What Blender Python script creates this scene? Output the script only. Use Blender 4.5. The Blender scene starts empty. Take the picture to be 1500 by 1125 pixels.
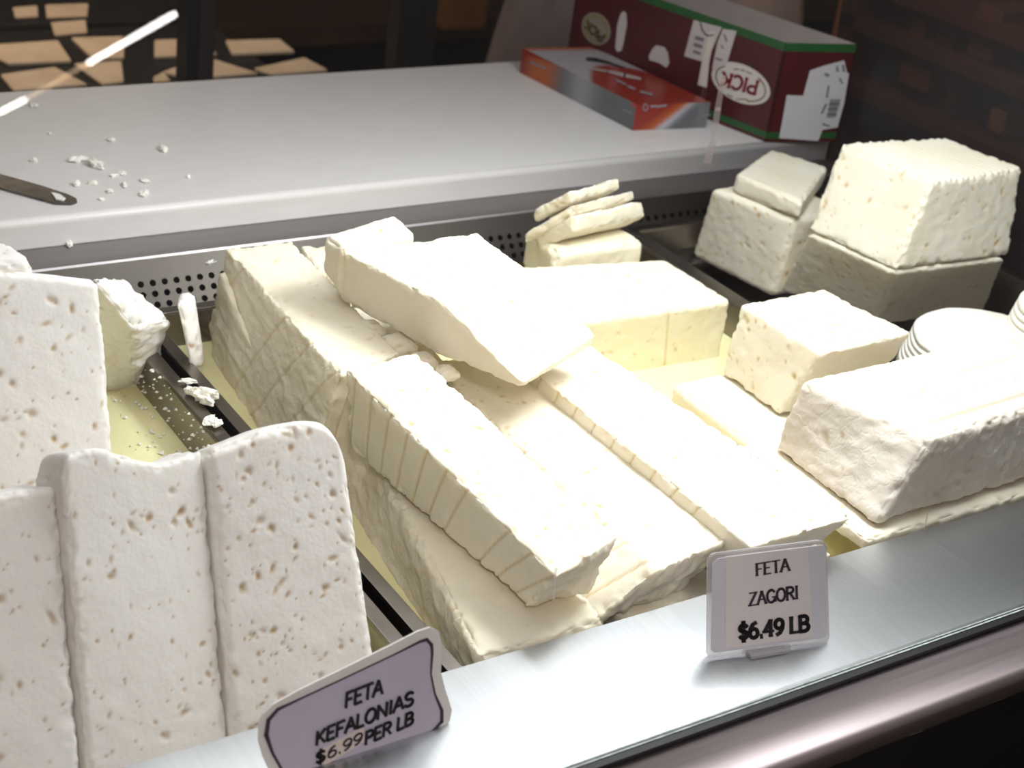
import bpy, bmesh, math, random
import numpy as np
from mathutils import Vector, Matrix

random.seed(7)
RNG = np.random.default_rng(7)
SC = bpy.context.scene
COL = SC.collection

# ------------------------------------------------------------------ camera
FPX = 2300.0                                   # focal length for a 1500 x 1125 frame
v1 = np.array([3650., -692.])
tt = -(FPX * FPX + 3650 * -400 - 692 * 78) / (3650 - 692 * 1.15)
v2 = np.array([-400 + tt, 78 + 1.15 * tt])
ax = np.array([v1[0], v1[1], FPX]); ax /= np.linalg.norm(ax)
ay = np.array([v2[0], v2[1], FPX]); ay -= ax * (ax @ ay); ay /= np.linalg.norm(ay)
az = np.cross(ax, ay)
RW = np.array([ax, ay, az])                    # camera (x right, y down, z forward) -> world


def ray(px, py):
    d = RW @ np.array([px - 750., py - 562.5, FPX])
    return d / np.linalg.norm(d)


EYE = -ray(1120, 955) * 0.95


def P(px, py, z):
    d = ray(px, py)
    return EYE + d * ((z - EYE[2]) / d[2])


def PY(px, py, y):
    d = ray(px, py)
    return EYE + d * ((y - EYE[1]) / d[1])


def PX(px, py, x):
    d = ray(px, py)
    return EYE + d * ((x - EYE[0]) / d[0])


cam_d = bpy.data.cameras.new('camera')
cam = bpy.data.objects.new('camera', cam_d)
COL.objects.link(cam)
cam_d.sensor_width = 36.0
cam_d.lens = FPX / 1500 * 36.0
cam_d.clip_start = 0.02
cam_d.clip_end = 60
xr, yd, zf = RW[:, 0], RW[:, 1], RW[:, 2]
cam.matrix_world = Matrix(((xr[0], -yd[0], -zf[0], EYE[0]), (xr[1], -yd[1], -zf[1], EYE[1]), (xr[2], -yd[2], -zf[2], EYE[2]), (0, 0, 0, 1)))
cam_d.dof.use_dof = True
cam_d.dof.focus_distance = 1.02
cam_d.dof.aperture_fstop = 11.0
SC.camera = cam

# ------------------------------------------------------------------ world, lights, exposure
w = bpy.data.worlds.new('world')
SC.world = w
w.use_nodes = True
w.node_tree.nodes['Background'].inputs[0].default_value = (1.0, 0.90, 0.87, 1)
w.node_tree.nodes['Background'].inputs[1].default_value = 0.11


def area(name, loc, target, sx, sy, power, color):
    l = bpy.data.lights.new(name, 'AREA')
    l.shape = 'RECTANGLE'; l.size = sx; l.size_y = sy
    l.energy = power; l.color = color
    o = bpy.data.objects.new(name, l)
    COL.objects.link(o)
    o.location = loc
    o.rotation_euler = (Vector(target) - Vector(loc)).to_track_quat('-Z', 'Y').to_euler()
    return o


area('case_lamp', (0.16, 0.31, 0.50), (0.159, 0.308, 0.0), 1.00, 0.42, 4.3, (0.95, 0.98, 1.0))
area('middle_fill', (0.20, 0.22, 0.495), (0.04, 0.24, 0.0), 0.26, 0.16, 5.0, (0.95, 0.98, 1.0))  # extra fill added to lift the centre-front tops, not a fixture of the case
area('store_lamp', (0.6, -2.6, 1.7), (0.0, 0.2, 0.0), 2.2, 0.8, 2.2, (1.0, 0.86, 0.83))
area('service_lamp', (0.4, 2.2, 1.7), (0.2, 0.7, 0.0), 1.6, 0.4, 2.5, (1.0, 0.90, 0.84))
sl_ = bpy.data.lights.new('slab_fill_spot', 'SPOT')          # added pink fill to brighten the left pan, no known fixture
sl_.energy = 98; sl_.color = (1.0, 0.89, 0.85); sl_.spot_size = math.radians(29); sl_.spot_blend = 0.8; sl_.shadow_soft_size = 0.15
so_ = bpy.data.objects.new('slab_fill_spot', sl_); COL.objects.link(so_)
so_.location = (-1.0, -1.3, 1.5)
so_.rotation_euler = (Vector((-0.32, 0.09, 0.03)) - Vector(so_.location)).to_track_quat('-Z', 'Y').to_euler()

SC.view_settings.view_transform = 'Standard'
SC.view_settings.look = 'None'
SC.view_settings.gamma = 1.0
SC.view_settings.use_curve_mapping = False
SC.view_settings.exposure = -0.28


# ------------------------------------------------------------------ helpers
def tag(o, label=None, cat=None, group=None, kind=None):
    if label: o['label'] = label
    if cat: o['category'] = cat
    if group: o['group'] = group
    if kind: o['kind'] = kind
    return o


def empty(name, loc, label=None, cat=None, group=None, kind=None):
    o = bpy.data.objects.new(name, None)
    COL.objects.link(o)
    o.location = loc
    o.empty_display_size = 0.02
    return tag(o, label, cat, group, kind)


def mesh_obj(name, verts, faces, mat, parent=None, smooth=False, bevel=0.0, seg=2):
    me = bpy.data.meshes.new(name)
    me.from_pydata([tuple(map(float, v)) for v in verts], [], faces)
    me.update()
    if smooth:
        me.polygons.foreach_set('use_smooth', [True] * len(me.polygons))
    o = bpy.data.objects.new(name, me)
    COL.objects.link(o)
    if mat: me.materials.append(mat)
    if parent:
        o.parent = parent
        o.matrix_parent_inverse = Matrix.Translation(parent.location).inverted()
    if bevel:
        bm = bmesh.new(); bm.from_mesh(me)
        bmesh.ops.recalc_face_normals(bm, faces=bm.faces)
        bmesh.ops.bevel(bm, geom=list(bm.edges), offset=bevel, segments=seg, profile=0.6, affect='EDGES')
        bm.to_mesh(me); bm.free()
    return o


BOXF = [(0, 3, 2, 1), (4, 5, 6, 7), (0, 1, 5, 4), (1, 2, 6, 5), (2, 3, 7, 6), (3, 0, 4, 7)]


def box(name, lo, hi, mat, parent=None, bevel=0.0, seg=2):
    x0, y0, z0 = lo; x1, y1, z1 = hi
    v = [(x0, y0, z0), (x1, y0, z0), (x1, y1, z0), (x0, y1, z0), (x0, y0, z1), (x1, y0, z1), (x1, y1, z1), (x0, y1, z1)]
    return mesh_obj(name, v, BOXF, mat, parent, bevel=bevel, seg=seg)


def profile_x(name, pts, x0, x1, mat, parent=None, smooth=False):
    """a closed (y, z) profile run along x"""
    n = len(pts)
    v = [(x0, y, z) for y, z in pts] + [(x1, y, z) for y, z in pts]
    f = [(i, (i + 1) % n, n + (i + 1) % n, n + i) for i in range(n)] + [tuple(range(n))[::-1], tuple(range(n, 2 * n))]
    o = mesh_obj(name, v, f, mat, parent)
    bm = bmesh.new(); bm.from_mesh(o.data); bmesh.ops.recalc_face_normals(bm, faces=bm.faces); bm.to_mesh(o.data); bm.free()
    return o


def arc(cy, cz, r, a0, a1, n=8):
    return [(cy + r * math.cos(math.radians(a0 + (a1 - a0) * i / n)), cz + r * math.sin(math.radians(a0 + (a1 - a0) * i / n))) for i in range(n + 1)]


# ---- materials
def new_mat(name):
    m = bpy.data.materials.new(name); m.use_nodes = True
    return m, m.node_tree.nodes, m.node_tree.links, m.node_tree.nodes['Principled BSDF']


def plain(name, col, rough=0.5, metal=0.0, var=0.08, scale=30.0, bump=0.0, spec=0.5, stretch=(1, 1, 1), rvar=0.0):
    m, n, l, b = new_mat(name)
    b.inputs['Roughness'].default_value = rough
    b.inputs['Metallic'].default_value = metal
    b.inputs['Specular IOR Level'].default_value = spec
    tc = n.new('ShaderNodeTexCoord'); mp = n.new('ShaderNodeMapping')
    mp.inputs['Scale'].default_value = stretch
    l.new(tc.outputs['Object'], mp.inputs[0])
    nz = n.new('ShaderNodeTexNoise'); nz.inputs['Scale'].default_value = scale; nz.inputs['Detail'].default_value = 4
    l.new(mp.outputs[0], nz.inputs['Vector'])
    rp = n.new('ShaderNodeValToRGB')
    rp.color_ramp.elements[0].position = 0.3; rp.color_ramp.elements[1].position = 0.7
    rp.color_ramp.elements[0].color = tuple(c * (1 - var) for c in col) + (1,)
    rp.color_ramp.elements[1].color = tuple(min(1, c * (1 + var)) for c in col) + (1,)
    l.new(nz.outputs[0], rp.inputs[0]); l.new(rp.outputs[0], b.inputs['Base Color'])
    if rvar:
        mr = n.new('ShaderNodeMapRange')
        mr.inputs['To Min'].default_value = max(0.02, rough - rvar); mr.inputs['To Max'].default_value = rough + rvar
        l.new(nz.outputs[0], mr.inputs[0]); l.new(mr.outputs[0], b.inputs['Roughness'])
    if bump:
        bp = n.new('ShaderNodeBump'); bp.inputs['Strength'].default_value = bump; bp.inputs['Distance'].default_value = 0.001
        l.new(nz.outputs[0], bp.inputs['Height']); l.new(bp.outputs[0], b.inputs['Normal'])
    return m


def cheese_mat(name, ca, cb, pit, bump=0.35, flake=0.0):
    m, n, l, b = new_mat(name)
    b.inputs['Roughness'].default_value = 0.55
    b.inputs['Specular IOR Level'].default_value = 0.3
    b.inputs['Subsurface Weight'].default_value = 0.25
    b.inputs['Subsurface Radius'].default_value = (1.0, 0.8, 0.5)
    b.inputs['Subsurface Scale'].default_value = 0.006
    tc = n.new('ShaderNodeTexCoord')
    nz = n.new('ShaderNodeTexNoise'); nz.inputs['Scale'].default_value = 22; nz.inputs['Detail'].default_value = 5
    l.new(tc.outputs['Object'], nz.inputs['Vector'])
    rp = n.new('ShaderNodeValToRGB'); rp.color_ramp.elements[0].position = 0.35; rp.color_ramp.elements[1].position = 0.68
    rp.color_ramp.elements[0].color = ca + (1,); rp.color_ramp.elements[1].color = cb + (1,)
    l.new(nz.outputs[0], rp.inputs[0])
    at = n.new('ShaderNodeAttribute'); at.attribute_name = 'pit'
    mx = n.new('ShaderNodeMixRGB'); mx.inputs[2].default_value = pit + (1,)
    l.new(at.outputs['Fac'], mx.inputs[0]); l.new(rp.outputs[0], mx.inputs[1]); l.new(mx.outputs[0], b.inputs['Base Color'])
    fine = n.new('ShaderNodeTexNoise'); fine.inputs['Scale'].default_value = 420; fine.inputs['Detail'].default_value = 3
    l.new(tc.outputs['Object'], fine.inputs['Vector'])
    bp = n.new('ShaderNodeBump'); bp.inputs['Strength'].default_value = bump; bp.inputs['Distance'].default_value = 0.0006
    l.new(fine.outputs[0], bp.inputs['Height'])
    out = bp.outputs[0]
    if flake:
        vo = n.new('ShaderNodeTexVoronoi'); vo.feature = 'DISTANCE_TO_EDGE'; vo.inputs['Scale'].default_value = 48
        wn = n.new('ShaderNodeTexNoise'); wn.inputs['Scale'].default_value = 60
        ad = n.new('ShaderNodeMixRGB'); ad.blend_type = 'ADD'; ad.inputs[0].default_value = 0.05
        l.new(tc.outputs['Object'], wn.inputs['Vector'])
        l.new(tc.outputs['Object'], ad.inputs[1]); l.new(wn.outputs['Color'], ad.inputs[2]); l.new(ad.outputs[0], vo.inputs['Vector'])
        mr = n.new('ShaderNodeMapRange'); mr.inputs['From Max'].default_value = 0.12
        l.new(vo.outputs['Distance'], mr.inputs[0])
        b2 = n.new('ShaderNodeBump'); b2.inputs['Distance'].default_value = 0.0010
        ta_ = n.new('ShaderNodeAttribute'); ta_.attribute_name = 'torn'
        ml = n.new('ShaderNodeMath'); ml.operation = 'MULTIPLY'; ml.inputs[1].default_value = flake
        l.new(ta_.outputs['Fac'], ml.inputs[0]); l.new(ml.outputs[0], b2.inputs['Strength'])
        l.new(mr.outputs[0], b2.inputs['Height']); l.new(out, b2.inputs['Normal'])
        out = b2.outputs[0]
    l.new(out, b.inputs['Normal'])
    return m


M = {}
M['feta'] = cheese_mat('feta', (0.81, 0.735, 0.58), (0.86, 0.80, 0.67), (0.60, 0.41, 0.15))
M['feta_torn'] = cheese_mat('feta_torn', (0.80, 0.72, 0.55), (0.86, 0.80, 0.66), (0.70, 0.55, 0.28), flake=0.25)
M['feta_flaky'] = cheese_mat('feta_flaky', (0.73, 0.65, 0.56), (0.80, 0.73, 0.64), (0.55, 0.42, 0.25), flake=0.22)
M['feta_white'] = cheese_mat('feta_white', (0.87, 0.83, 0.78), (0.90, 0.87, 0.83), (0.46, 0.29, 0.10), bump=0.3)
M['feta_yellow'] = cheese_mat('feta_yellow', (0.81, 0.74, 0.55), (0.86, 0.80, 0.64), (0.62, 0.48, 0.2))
M['steel'] = plain('brushed_steel', (0.30, 0.28, 0.28), 0.34, 1.0, 0.06, 9.0, 0.04, stretch=(1, 40, 40), rvar=0.05)
M['steel_ledge'] = plain('ledge_steel', (0.47, 0.475, 0.48), 0.30, 1.0, 0.04, 8.0, 0.02, stretch=(60, 1, 60), rvar=0.02)
M['steel_dark'] = plain('pan_steel', (0.26, 0.235, 0.21), 0.30, 1.0, 0.10, 20.0, 0.05, rvar=0.08)
M['black'] = plain('black_plastic', (0.012, 0.011, 0.011), 0.5, 0, 0.2)
M['dark'] = plain('dark_laminate', (0.02, 0.018, 0.018), 0.4, 0, 0.2)
M['board'] = plain('poly_board', (0.70, 0.665, 0.65), 0.40, 0, 0.03, 14.0, 0.05, stretch=(2, 14, 14), rvar=0.05)
M['whey'] = plain('whey', (0.84, 0.78, 0.44), 0.12, 0, 0.06, 18.0, 0.10)
M['crumb'] = cheese_mat('feta_crumb', (0.88, 0.84, 0.74), (0.92, 0.89, 0.82), (0.7, 0.6, 0.3))


# ---- vector noise
def _h(i, j, k, s):
    n = (i * 73856093) ^ (j * 19349663) ^ (k * 83492791) ^ (s * 2654435761)
    n = (n ^ (n >> 13)) * 1274126177
    n = n & 0x7fffffff
    n = (n ^ (n >> 16))
    return (n & 0xffff) / 65535.0


def vnoise(p, s=0):
    i = np.floor(p).astype(np.int64); f = p - i
    f = f * f * (3 - 2 * f)
    x, y, z = i[:, 0], i[:, 1], i[:, 2]
    r = 0
    for a in (0, 1):
        for b in (0, 1):
            for c in (0, 1):
                wt = (f[:, 0] if a else 1 - f[:, 0]) * (f[:, 1] if b else 1 - f[:, 1]) * (f[:, 2] if c else 1 - f[:, 2])
                r = r + wt * _h(x + a, y + b, z + c, s)
    return r * 2 - 1


def fbm(p, s=0, o=3):
    r = 0; a = 1.0; t = 0
    for k in range(o):
        r = r + a * vnoise(p * (2.03 ** k) + 17.3 * k, s + k); t += a; a *= 0.5
    return r / t


# ---- a block of cheese: sections front -> back, each (bottom-left, bottom-right, top-right, top-left)
def block(name, label, secs, mat, res=0.0014, rnd=0.0022, lump=0.0008, grain=0.0005, crumble=0.004, pits=60, pit_r=(0.0007, 0.0019),
          pit_d=0.5, torn=None, grooves=None, stamp=None, ridges=None, group=None, cat='cheese', seed=1, parent=None, pit_faces=None, topf=None):
    S = np.array(secs, float)                       # k,4,3
    mids = S.mean(1)
    seglen = np.linalg.norm(np.diff(mids, axis=0), axis=1)
    cum = np.concatenate([[0], np.cumsum(seglen)]); Lv = cum[-1]
    Lu = np.mean(np.linalg.norm(S[:, 1] - S[:, 0], axis=1) + np.linalg.norm(S[:, 2] - S[:, 3], axis=1)) / 2
    Lw = np.mean(np.linalg.norm(S[:, 3] - S[:, 0], axis=1) + np.linalg.norm(S[:, 2] - S[:, 1], axis=1)) / 2
    L = np.array([Lu, Lv, Lw])
    N = np.clip(np.round(L / res).astype(int), 4, 230)
    idx = {}
    keys = []
    quads = []

    def vid(a, b, c):
        k = (a, b, c)
        if k not in idx:
            idx[k] = len(keys); keys.append(k)
        return idx[k]
    nu, nv, nw = (int(q) for q in N)
    for a in range(nu):
        for b in range(nv):
            quads.append((vid(a, b, 0), vid(a, b + 1, 0), vid(a + 1, b + 1, 0), vid(a + 1, b, 0)))
            quads.append((vid(a, b, nw), vid(a + 1, b, nw), vid(a + 1, b + 1, nw), vid(a, b + 1, nw)))
    for a in range(nu):
        for c in range(nw):
            quads.append((vid(a, 0, c), vid(a + 1, 0, c), vid(a + 1, 0, c + 1), vid(a, 0, c + 1)))
            quads.append((vid(a, nv, c), vid(a, nv, c + 1), vid(a + 1, nv, c + 1), vid(a + 1, nv, c)))
    for b in range(nv):
        for c in range(nw):
            quads.append((vid(0, b, c), vid(0, b, c + 1), vid(0, b + 1, c + 1), vid(0, b + 1, c)))
            quads.append((vid(nu, b, c), vid(nu, b + 1, c), vid(nu, b + 1, c + 1), vid(nu, b, c + 1)))
    K = np.array(keys, float) / N
    met = K * L
    r = min(rnd, 0.45 * L.min())
    inner = np.clip(met, r, L - r)
    d = met - inner
    dn = np.linalg.norm(d, axis=1, keepdims=True)
    met2 = np.where(dn > 1e-9, inner + d / np.maximum(dn, 1e-9) * r, met)
    K2 = met2 / L

    def mapk(k):
        s = np.clip(k[:, 1], 0, 1) * Lv
        i = np.clip(np.searchsorted(cum, s, side='right') - 1, 0, len(cum) - 2)
        t = ((s - cum[i]) / seglen[i])[:, None]
        q = S[i] * (1 - t)[:, :, None] + S[i + 1] * t[:, :, None]
        u = k[:, 0:1]; ww = k[:, 2:3]
        return (q[:, 0] * (1 - u) + q[:, 1] * u) * (1 - ww) + (q[:, 3] * (1 - u) + q[:, 2] * u) * ww
    V = mapk(K2)
    Q = np.array(quads)

    def normals(V):
        fn = np.cross(V[Q[:, 2]] - V[Q[:, 0]], V[Q[:, 3]] - V[Q[:, 1]])
        vn = np.zeros_like(V)
        for j in range(4):
            np.add.at(vn, Q[:, j], fn)
        return vn / np.maximum(np.linalg.norm(vn, axis=1, keepdims=True), 1e-12)
    Nn = normals(V)
    if ((V - V.mean(0)) * Nn).sum() < 0:
        Q = Q[:, ::-1]; Nn = -Nn
    dist = np.minimum(met, L - met)
    ds = np.sort(dist, axis=1)
    ef = np.exp(-(ds[:, 1] / 0.005) ** 2)
    sd = seed * 31
    disp = fbm(V * 28, sd) * lump + fbm(V * 150, sd + 5) * grain
    disp -= ef * np.maximum(0, fbm(V * 130, sd + 9, 4) + 0.10) * crumble
    disp -= np.exp(-(ds[:, 1] / 0.0028) ** 2) * np.maximum(0, vnoise(V * 420, sd + 21) + .1) * crumble * .3
    pit = np.zeros(len(V))
    fl = {'left': K[:, 0] < 1e-6, 'right': K[:, 0] > 1 - 1e-6, 'front': K[:, 1] < 1e-6, 'back': K[:, 1] > 1 - 1e-6, 'bottom': K[:, 2] < 1e-6, 'top': K[:, 2] > 1 - 1e-6}
    tornv = np.zeros(len(V))
    for fc, amp in (torn or {}).items():
        m = fl[fc]; tornv = np.maximum(tornv, m * min(1, amp))
        st = V.copy(); e = (S[-1].mean(0) - S[0].mean(0)); e /= np.linalg.norm(e)
        st = st - np.outer(st @ e, e) * 0.55
        rg = 1 - np.abs(fbm(st * 75, sd + 13, 3)) * 2.2
        disp = disp + m * amp * (np.clip(rg, -1, 1) * 0.0012 + fbm(st * 40, sd + 15) * 0.0014)
        ck = np.clip((rg - 0.86) / 0.14, 0, 1)
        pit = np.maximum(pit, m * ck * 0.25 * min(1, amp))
    for fc, sp, ph, sl in (grooves or []):
        m = fl[fc]
        coord = met[:, 1] if fc in ('left', 'right', 'top') else met[:, 0]
        g = (coord + sl * met[:, 2] + 0.0008 * vnoise(V * 40, 3)) / sp + ph
        fr = np.abs(g - np.round(g)) * sp
        on = _h(np.round(g).astype(np.int64), np.int64(3) + np.zeros(len(V), np.int64), np.zeros(len(V), np.int64), seed) > 0.15
        gg = np.exp(-(fr / 0.0009) ** 2) * m * on
        disp = disp - gg * 0.0012
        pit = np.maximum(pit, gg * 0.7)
    if ridges:
        fc, wl, amp = ridges
        disp = disp + fl[fc] * amp * np.sin(met[:, 0] / wl * 2 * math.pi + 0.6 * vnoise(V * 40, 2))
    if stamp is not None:
        sm = stamp(met[:, 0], met[:, 1], L) * fl['top']
        disp = disp - sm * 0.0030
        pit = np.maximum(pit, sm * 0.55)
    if pits:
        rg = np.random.default_rng(seed * 101 + 3)
        ok = ds[:, 1] > 0.004
        if pit_faces:
            mm = np.zeros(len(V), bool)
            for fc in pit_faces: mm |= fl[fc]
            ok &= mm
        cand = np.nonzero(ok)[0]
        if len(cand):
            for c in rg.choice(cand, pits):
                ra = pit_r[0] + (pit_r[1] - pit_r[0]) * rg.random() ** 3.2
                dv = V - V[c]
                near = np.nonzero((np.abs(dv) < ra * 5).all(1))[0]
                dv = dv[near]
                t = np.cross(Nn[c], rg.normal(size=3)); t /= np.linalg.norm(t) + 1e-9
                al = dv @ t; st = 1 + 1.6 * rg.random() ** 2
                r2 = (dv ** 2).sum(1) - al ** 2 + (al / st) ** 2
                r2 = r2 * (1 + 0.7 * vnoise(V[near] * 500, 5))
                g = np.exp(-(np.maximum(r2, 0) / ra ** 2) ** 1.3)
                disp[near] -= g * ra * pit_d
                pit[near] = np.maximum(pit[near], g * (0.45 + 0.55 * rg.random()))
    V = V + Nn * disp[:, None]
    if topf is not None:
        up = (S[0][3] + S[0][2] - S[0][0] - S[0][1]); up /= np.linalg.norm(up)
        V = V + np.outer(topf(K[:, 0]) * K[:, 2] ** 4, up)
    me = bpy.data.meshes.new(name)
    me.vertices.add(len(V)); me.vertices.foreach_set('co', V.astype(np.float32).ravel())
    me.loops.add(len(Q) * 4); me.loops.foreach_set('vertex_index', Q.astype(np.int32).ravel())
    me.polygons.add(len(Q))
    me.polygons.foreach_set('loop_start', np.arange(0, len(Q) * 4, 4, dtype=np.int32))
    me.polygons.foreach_set('use_smooth', np.ones(len(Q), bool))
    me.update(calc_edges=True)
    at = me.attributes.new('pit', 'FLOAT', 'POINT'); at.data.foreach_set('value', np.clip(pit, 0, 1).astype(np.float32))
    if torn:
        at = me.attributes.new('torn', 'FLOAT', 'POINT'); at.data.foreach_set('value', tornv.astype(np.float32))
    me.materials.append(M[mat])
    o = bpy.data.objects.new(name, me)
    COL.objects.link(o)
    if parent: o.parent = parent
    return tag(o, label, cat, group)


def straight(top, zb, zbot_pts=None):
    """sections from a top quad [fl, fr, br, bl] dropped to z = zb (or to given bottom points)"""
    fl, fr, br, bl = (np.array(q, float) for q in top)
    if zbot_pts is None:
        bt = [np.array([q[0], q[1], zb]) for q in (fl, fr, br, bl)]
    else:
        bt = [np.array(q, float) for q in zbot_pts]
    return [[bt[0], bt[1], fr, fl], [bt[3], bt[2], br, bl]]


# ---- flat print on a plane: pixel -> point on the plane
class Sheet:
    def __init__(self, p0, n):
        self.p0 = np.array(p0, float); self.n = np.array(n, float) / np.linalg.norm(n)
        if self.n @ (EYE - self.p0) < 0: self.n = -self.n

    def hit(self, px, py, lift=0.0):
        d = ray(px, py)
        t = ((self.p0 - EYE) @ self.n) / (d @ self.n)
        return EYE + d * t + self.n * lift

    def solid(self, name, pts, thick, mat, parent, lift=0.0, bevel=0.0):
        front = [self.hit(*p, lift) for p in pts]
        back = [q - self.n * thick for q in front]
        n = len(pts)
        f = [tuple(range(n)), tuple(range(2 * n - 1, n - 1, -1))] + [(i, n + i, n + (i + 1) % n, (i + 1) % n) for i in range(n)]
        o = mesh_obj(name, front + back, f, mat, parent)
        bm = bmesh.new(); bm.from_mesh(o.data); bmesh.ops.recalc_face_normals(bm, faces=bm.faces)
        if bevel:
            bmesh.ops.bevel(bm, geom=list(bm.edges), offset=bevel, segments=2, affect='EDGES')
        bm.to_mesh(o.data); bm.free()
        return o

    def ribbon(self, name, lines, mat, parent, lift=0.0004, closed=False):
        """lines: list of (pixel polyline, width px or list)"""
        V = []; F = []
        for pl, wd in lines:
            pl = [np.array(p, float) for p in pl]
            for i in range(len(pl) - (0 if closed else 1)):
                a = pl[i]; b = pl[(i + 1) % len(pl)]
                w0 = wd if not isinstance(wd, (list, tuple)) else wd[i]
                w1 = wd if not isinstance(wd, (list, tuple)) else wd[(i + 1) % len(pl)]
                t = b - a; ln = np.linalg.norm(t)
                if ln < 1e-6: continue
                t = t / ln; nn = np.array([-t[1], t[0]])
                a2 = a - t * w0 * 0.25; b2 = b + t * w1 * 0.25
                k = len(V)
                V += [self.hit(*(a2 + nn * w0 / 2), lift), self.hit(*(b2 + nn * w1 / 2), lift), self.hit(*(b2 - nn * w1 / 2), lift), self.hit(*(a2 - nn * w0 / 2), lift)]
                F.append((k, k + 1, k + 2, k + 3))
        return mesh_obj(name, V, F, mat, parent)


def circ(cx, cy, rx, ry, a0=0, a1=360, n=12):
    return [(cx + rx * math.cos(math.radians(a0 + (a1 - a0) * i / n)), cy + ry * math.sin(math.radians(a0 + (a1 - a0) * i / n))) for i in range(n + 1)]


GL = {  # stroke letters on a 1-high cell: (advance, strokes)
    'F': (.62, [[(.1, 0), (.1, 1)], [(.1, 1), (.56, 1)], [(.1, .52), (.46, .52)]]),
    'E': (.64, [[(.1, 0), (.1, 1)], [(.1, 1), (.56, 1)], [(.1, .52), (.48, .52)], [(.1, 0), (.58, 0)]]),
    'T': (.68, [[(.34, 0), (.34, 1)], [(.02, 1), (.66, 1)]]),
    'A': (.74, [[(.04, 0), (.38, 1)], [(.38, 1), (.70, 0)], [(.16, .36), (.59, .36)]]),
    'Z': (.68, [[(.06, 1), (.6, 1)], [(.6, 1), (.06, 0)], [(.06, 0), (.62, 0)]]),
    'G': (.78, [circ(.4, .5, .33, .5, 40, 340, 14), [(.72, .05), (.72, .42)], [(.72, .42), (.46, .42)]]),
    'O': (.80, [circ(.4, .5, .33, .5, 0, 360, 16)]),
    'R': (.70, [[(.1, 0), (.1, 1)], [(.1, 1), (.35, 1)] + circ(.35, .76, .24, .24, 90, -90, 8) + [(.1, .52)], [(.32, .52), (.64, 0)]]),
    'I': (.32, [[(.16, 0), (.16, 1)]]),
    'J': (.5, [[(.36, 1), (.36, .2)]]),
    'K': (.70, [[(.1, 0), (.1, 1)], [(.6, 1), (.12, .45)], [(.25, .58), (.64, 0)]]),
    'L': (.58, [[(.1, 0), (.1, 1)], [(.1, 0), (.54, 0)]]),
    'N': (.78, [[(.1, 0), (.1, 1)], [(.1, 1), (.66, 0)], [(.66, 0), (.66, 1)]]),
    'S': (.66, [circ(.33, .75, .24, .25, 20, 270, 10) + circ(.33, .25, .26, .25, 90, -160, 10)]),
    'P': (.66, [[(.1, 0), (.1, 1)], [(.1, 1), (.35, 1)] + circ(.35, .74, .25, .26, 90, -90, 8) + [(.1, .48)]]),
    'C': (.74, [circ(.4, .5, .33, .5, 45, 315, 14)]),
    'B': (.70, [[(.1, 0), (.1, 1)], [(.1, 1), (.35, 1)] + circ(.35, .76, .22, .24, 90, -90, 8) + [(.1, .52)], [(.35, .52)] + circ(.35, .26, .28, .26, 90, -90, 8) + [(.1, 0)]]),
    '$': (.66, [circ(.33, .72, .24, .22, 20, 270, 10) + circ(.33, .28, .26, .22, 90, -160, 10), [(.33, -.14), (.33, 1.14)]]),
    '6': (.66, [circ(.33, .3, .25, .3, 0, 360, 14), [(.08, .3), (.12, .62), (.26, .88), (.48, 1.0)]]),
    '4': (.68, [[(.46, 0), (.46, 1)], [(.46, 1), (.06, .3)], [(.06, .3), (.64, .3)]]),
    '9': (.66, [circ(.33, .7, .25, .3, 0, 360, 14), [(.58, .7), (.54, .38), (.4, .12), (.18, 0)]]),
    '.': (.30, [[(.13, .04), (.17, .04)]]),
    ' ': (.36, []),
}


def lettering(name, sheet, text, p0, p1, up, wd, mat, parent, serif=False, slant=0.0, lift=0.0005, thin=0.55):
    tot = sum(GL[c][0] for c in text)
    p0 = np.array(p0, float); p1 = np.array(p1, float); up = np.array(up, float)
    ex = (p1 - p0) / tot
    lines = []; x = 0
    for c in text:
        adv, st = GL[c]
        for s in st:
            pts = [p0 + ex * (x + q[0] + slant * q[1]) + up * q[1] for q in s]
            dx = abs(s[-1][0] - s[0][0]); dy = abs(s[-1][1] - s[0][1])
            wv = wd
            if serif and len(s) == 2 and dx > dy: wv = wd * thin
            if c == '.': wv = wd * 1.3
            lines.append((pts, wv))
            if serif and len(s) == 2 and dy > 0.5:
                for q in s:
                    lines.append(([p0 + ex * (x + q[0] - .10) + up * q[1], p0 + ex * (x + q[0] + .10) + up * q[1]], wd * thin))
        x += adv
    return sheet.ribbon(name, lines, mat, parent, lift)


# ================================================================== setting
box('floor', (-4, -7.5, -0.97), (5, 4.5, -0.95), plain('floor_tile', (0.12, 0.10, 0.09), 0.4), None)['kind'] = 'structure'
box('wall_back', (-4, 4.0, -0.95), (5, 4.1, 2.2), plain('dark_wall', (0.035, 0.026, 0.022), 0.7), None)['kind'] = 'structure'

# ------------------------------------------------------------------ display case
LED_Y = 0.0625
case = empty('display_case', (0, 0, 0), 'long stainless steel deli display case with slanted front glass', 'display case')
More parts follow.
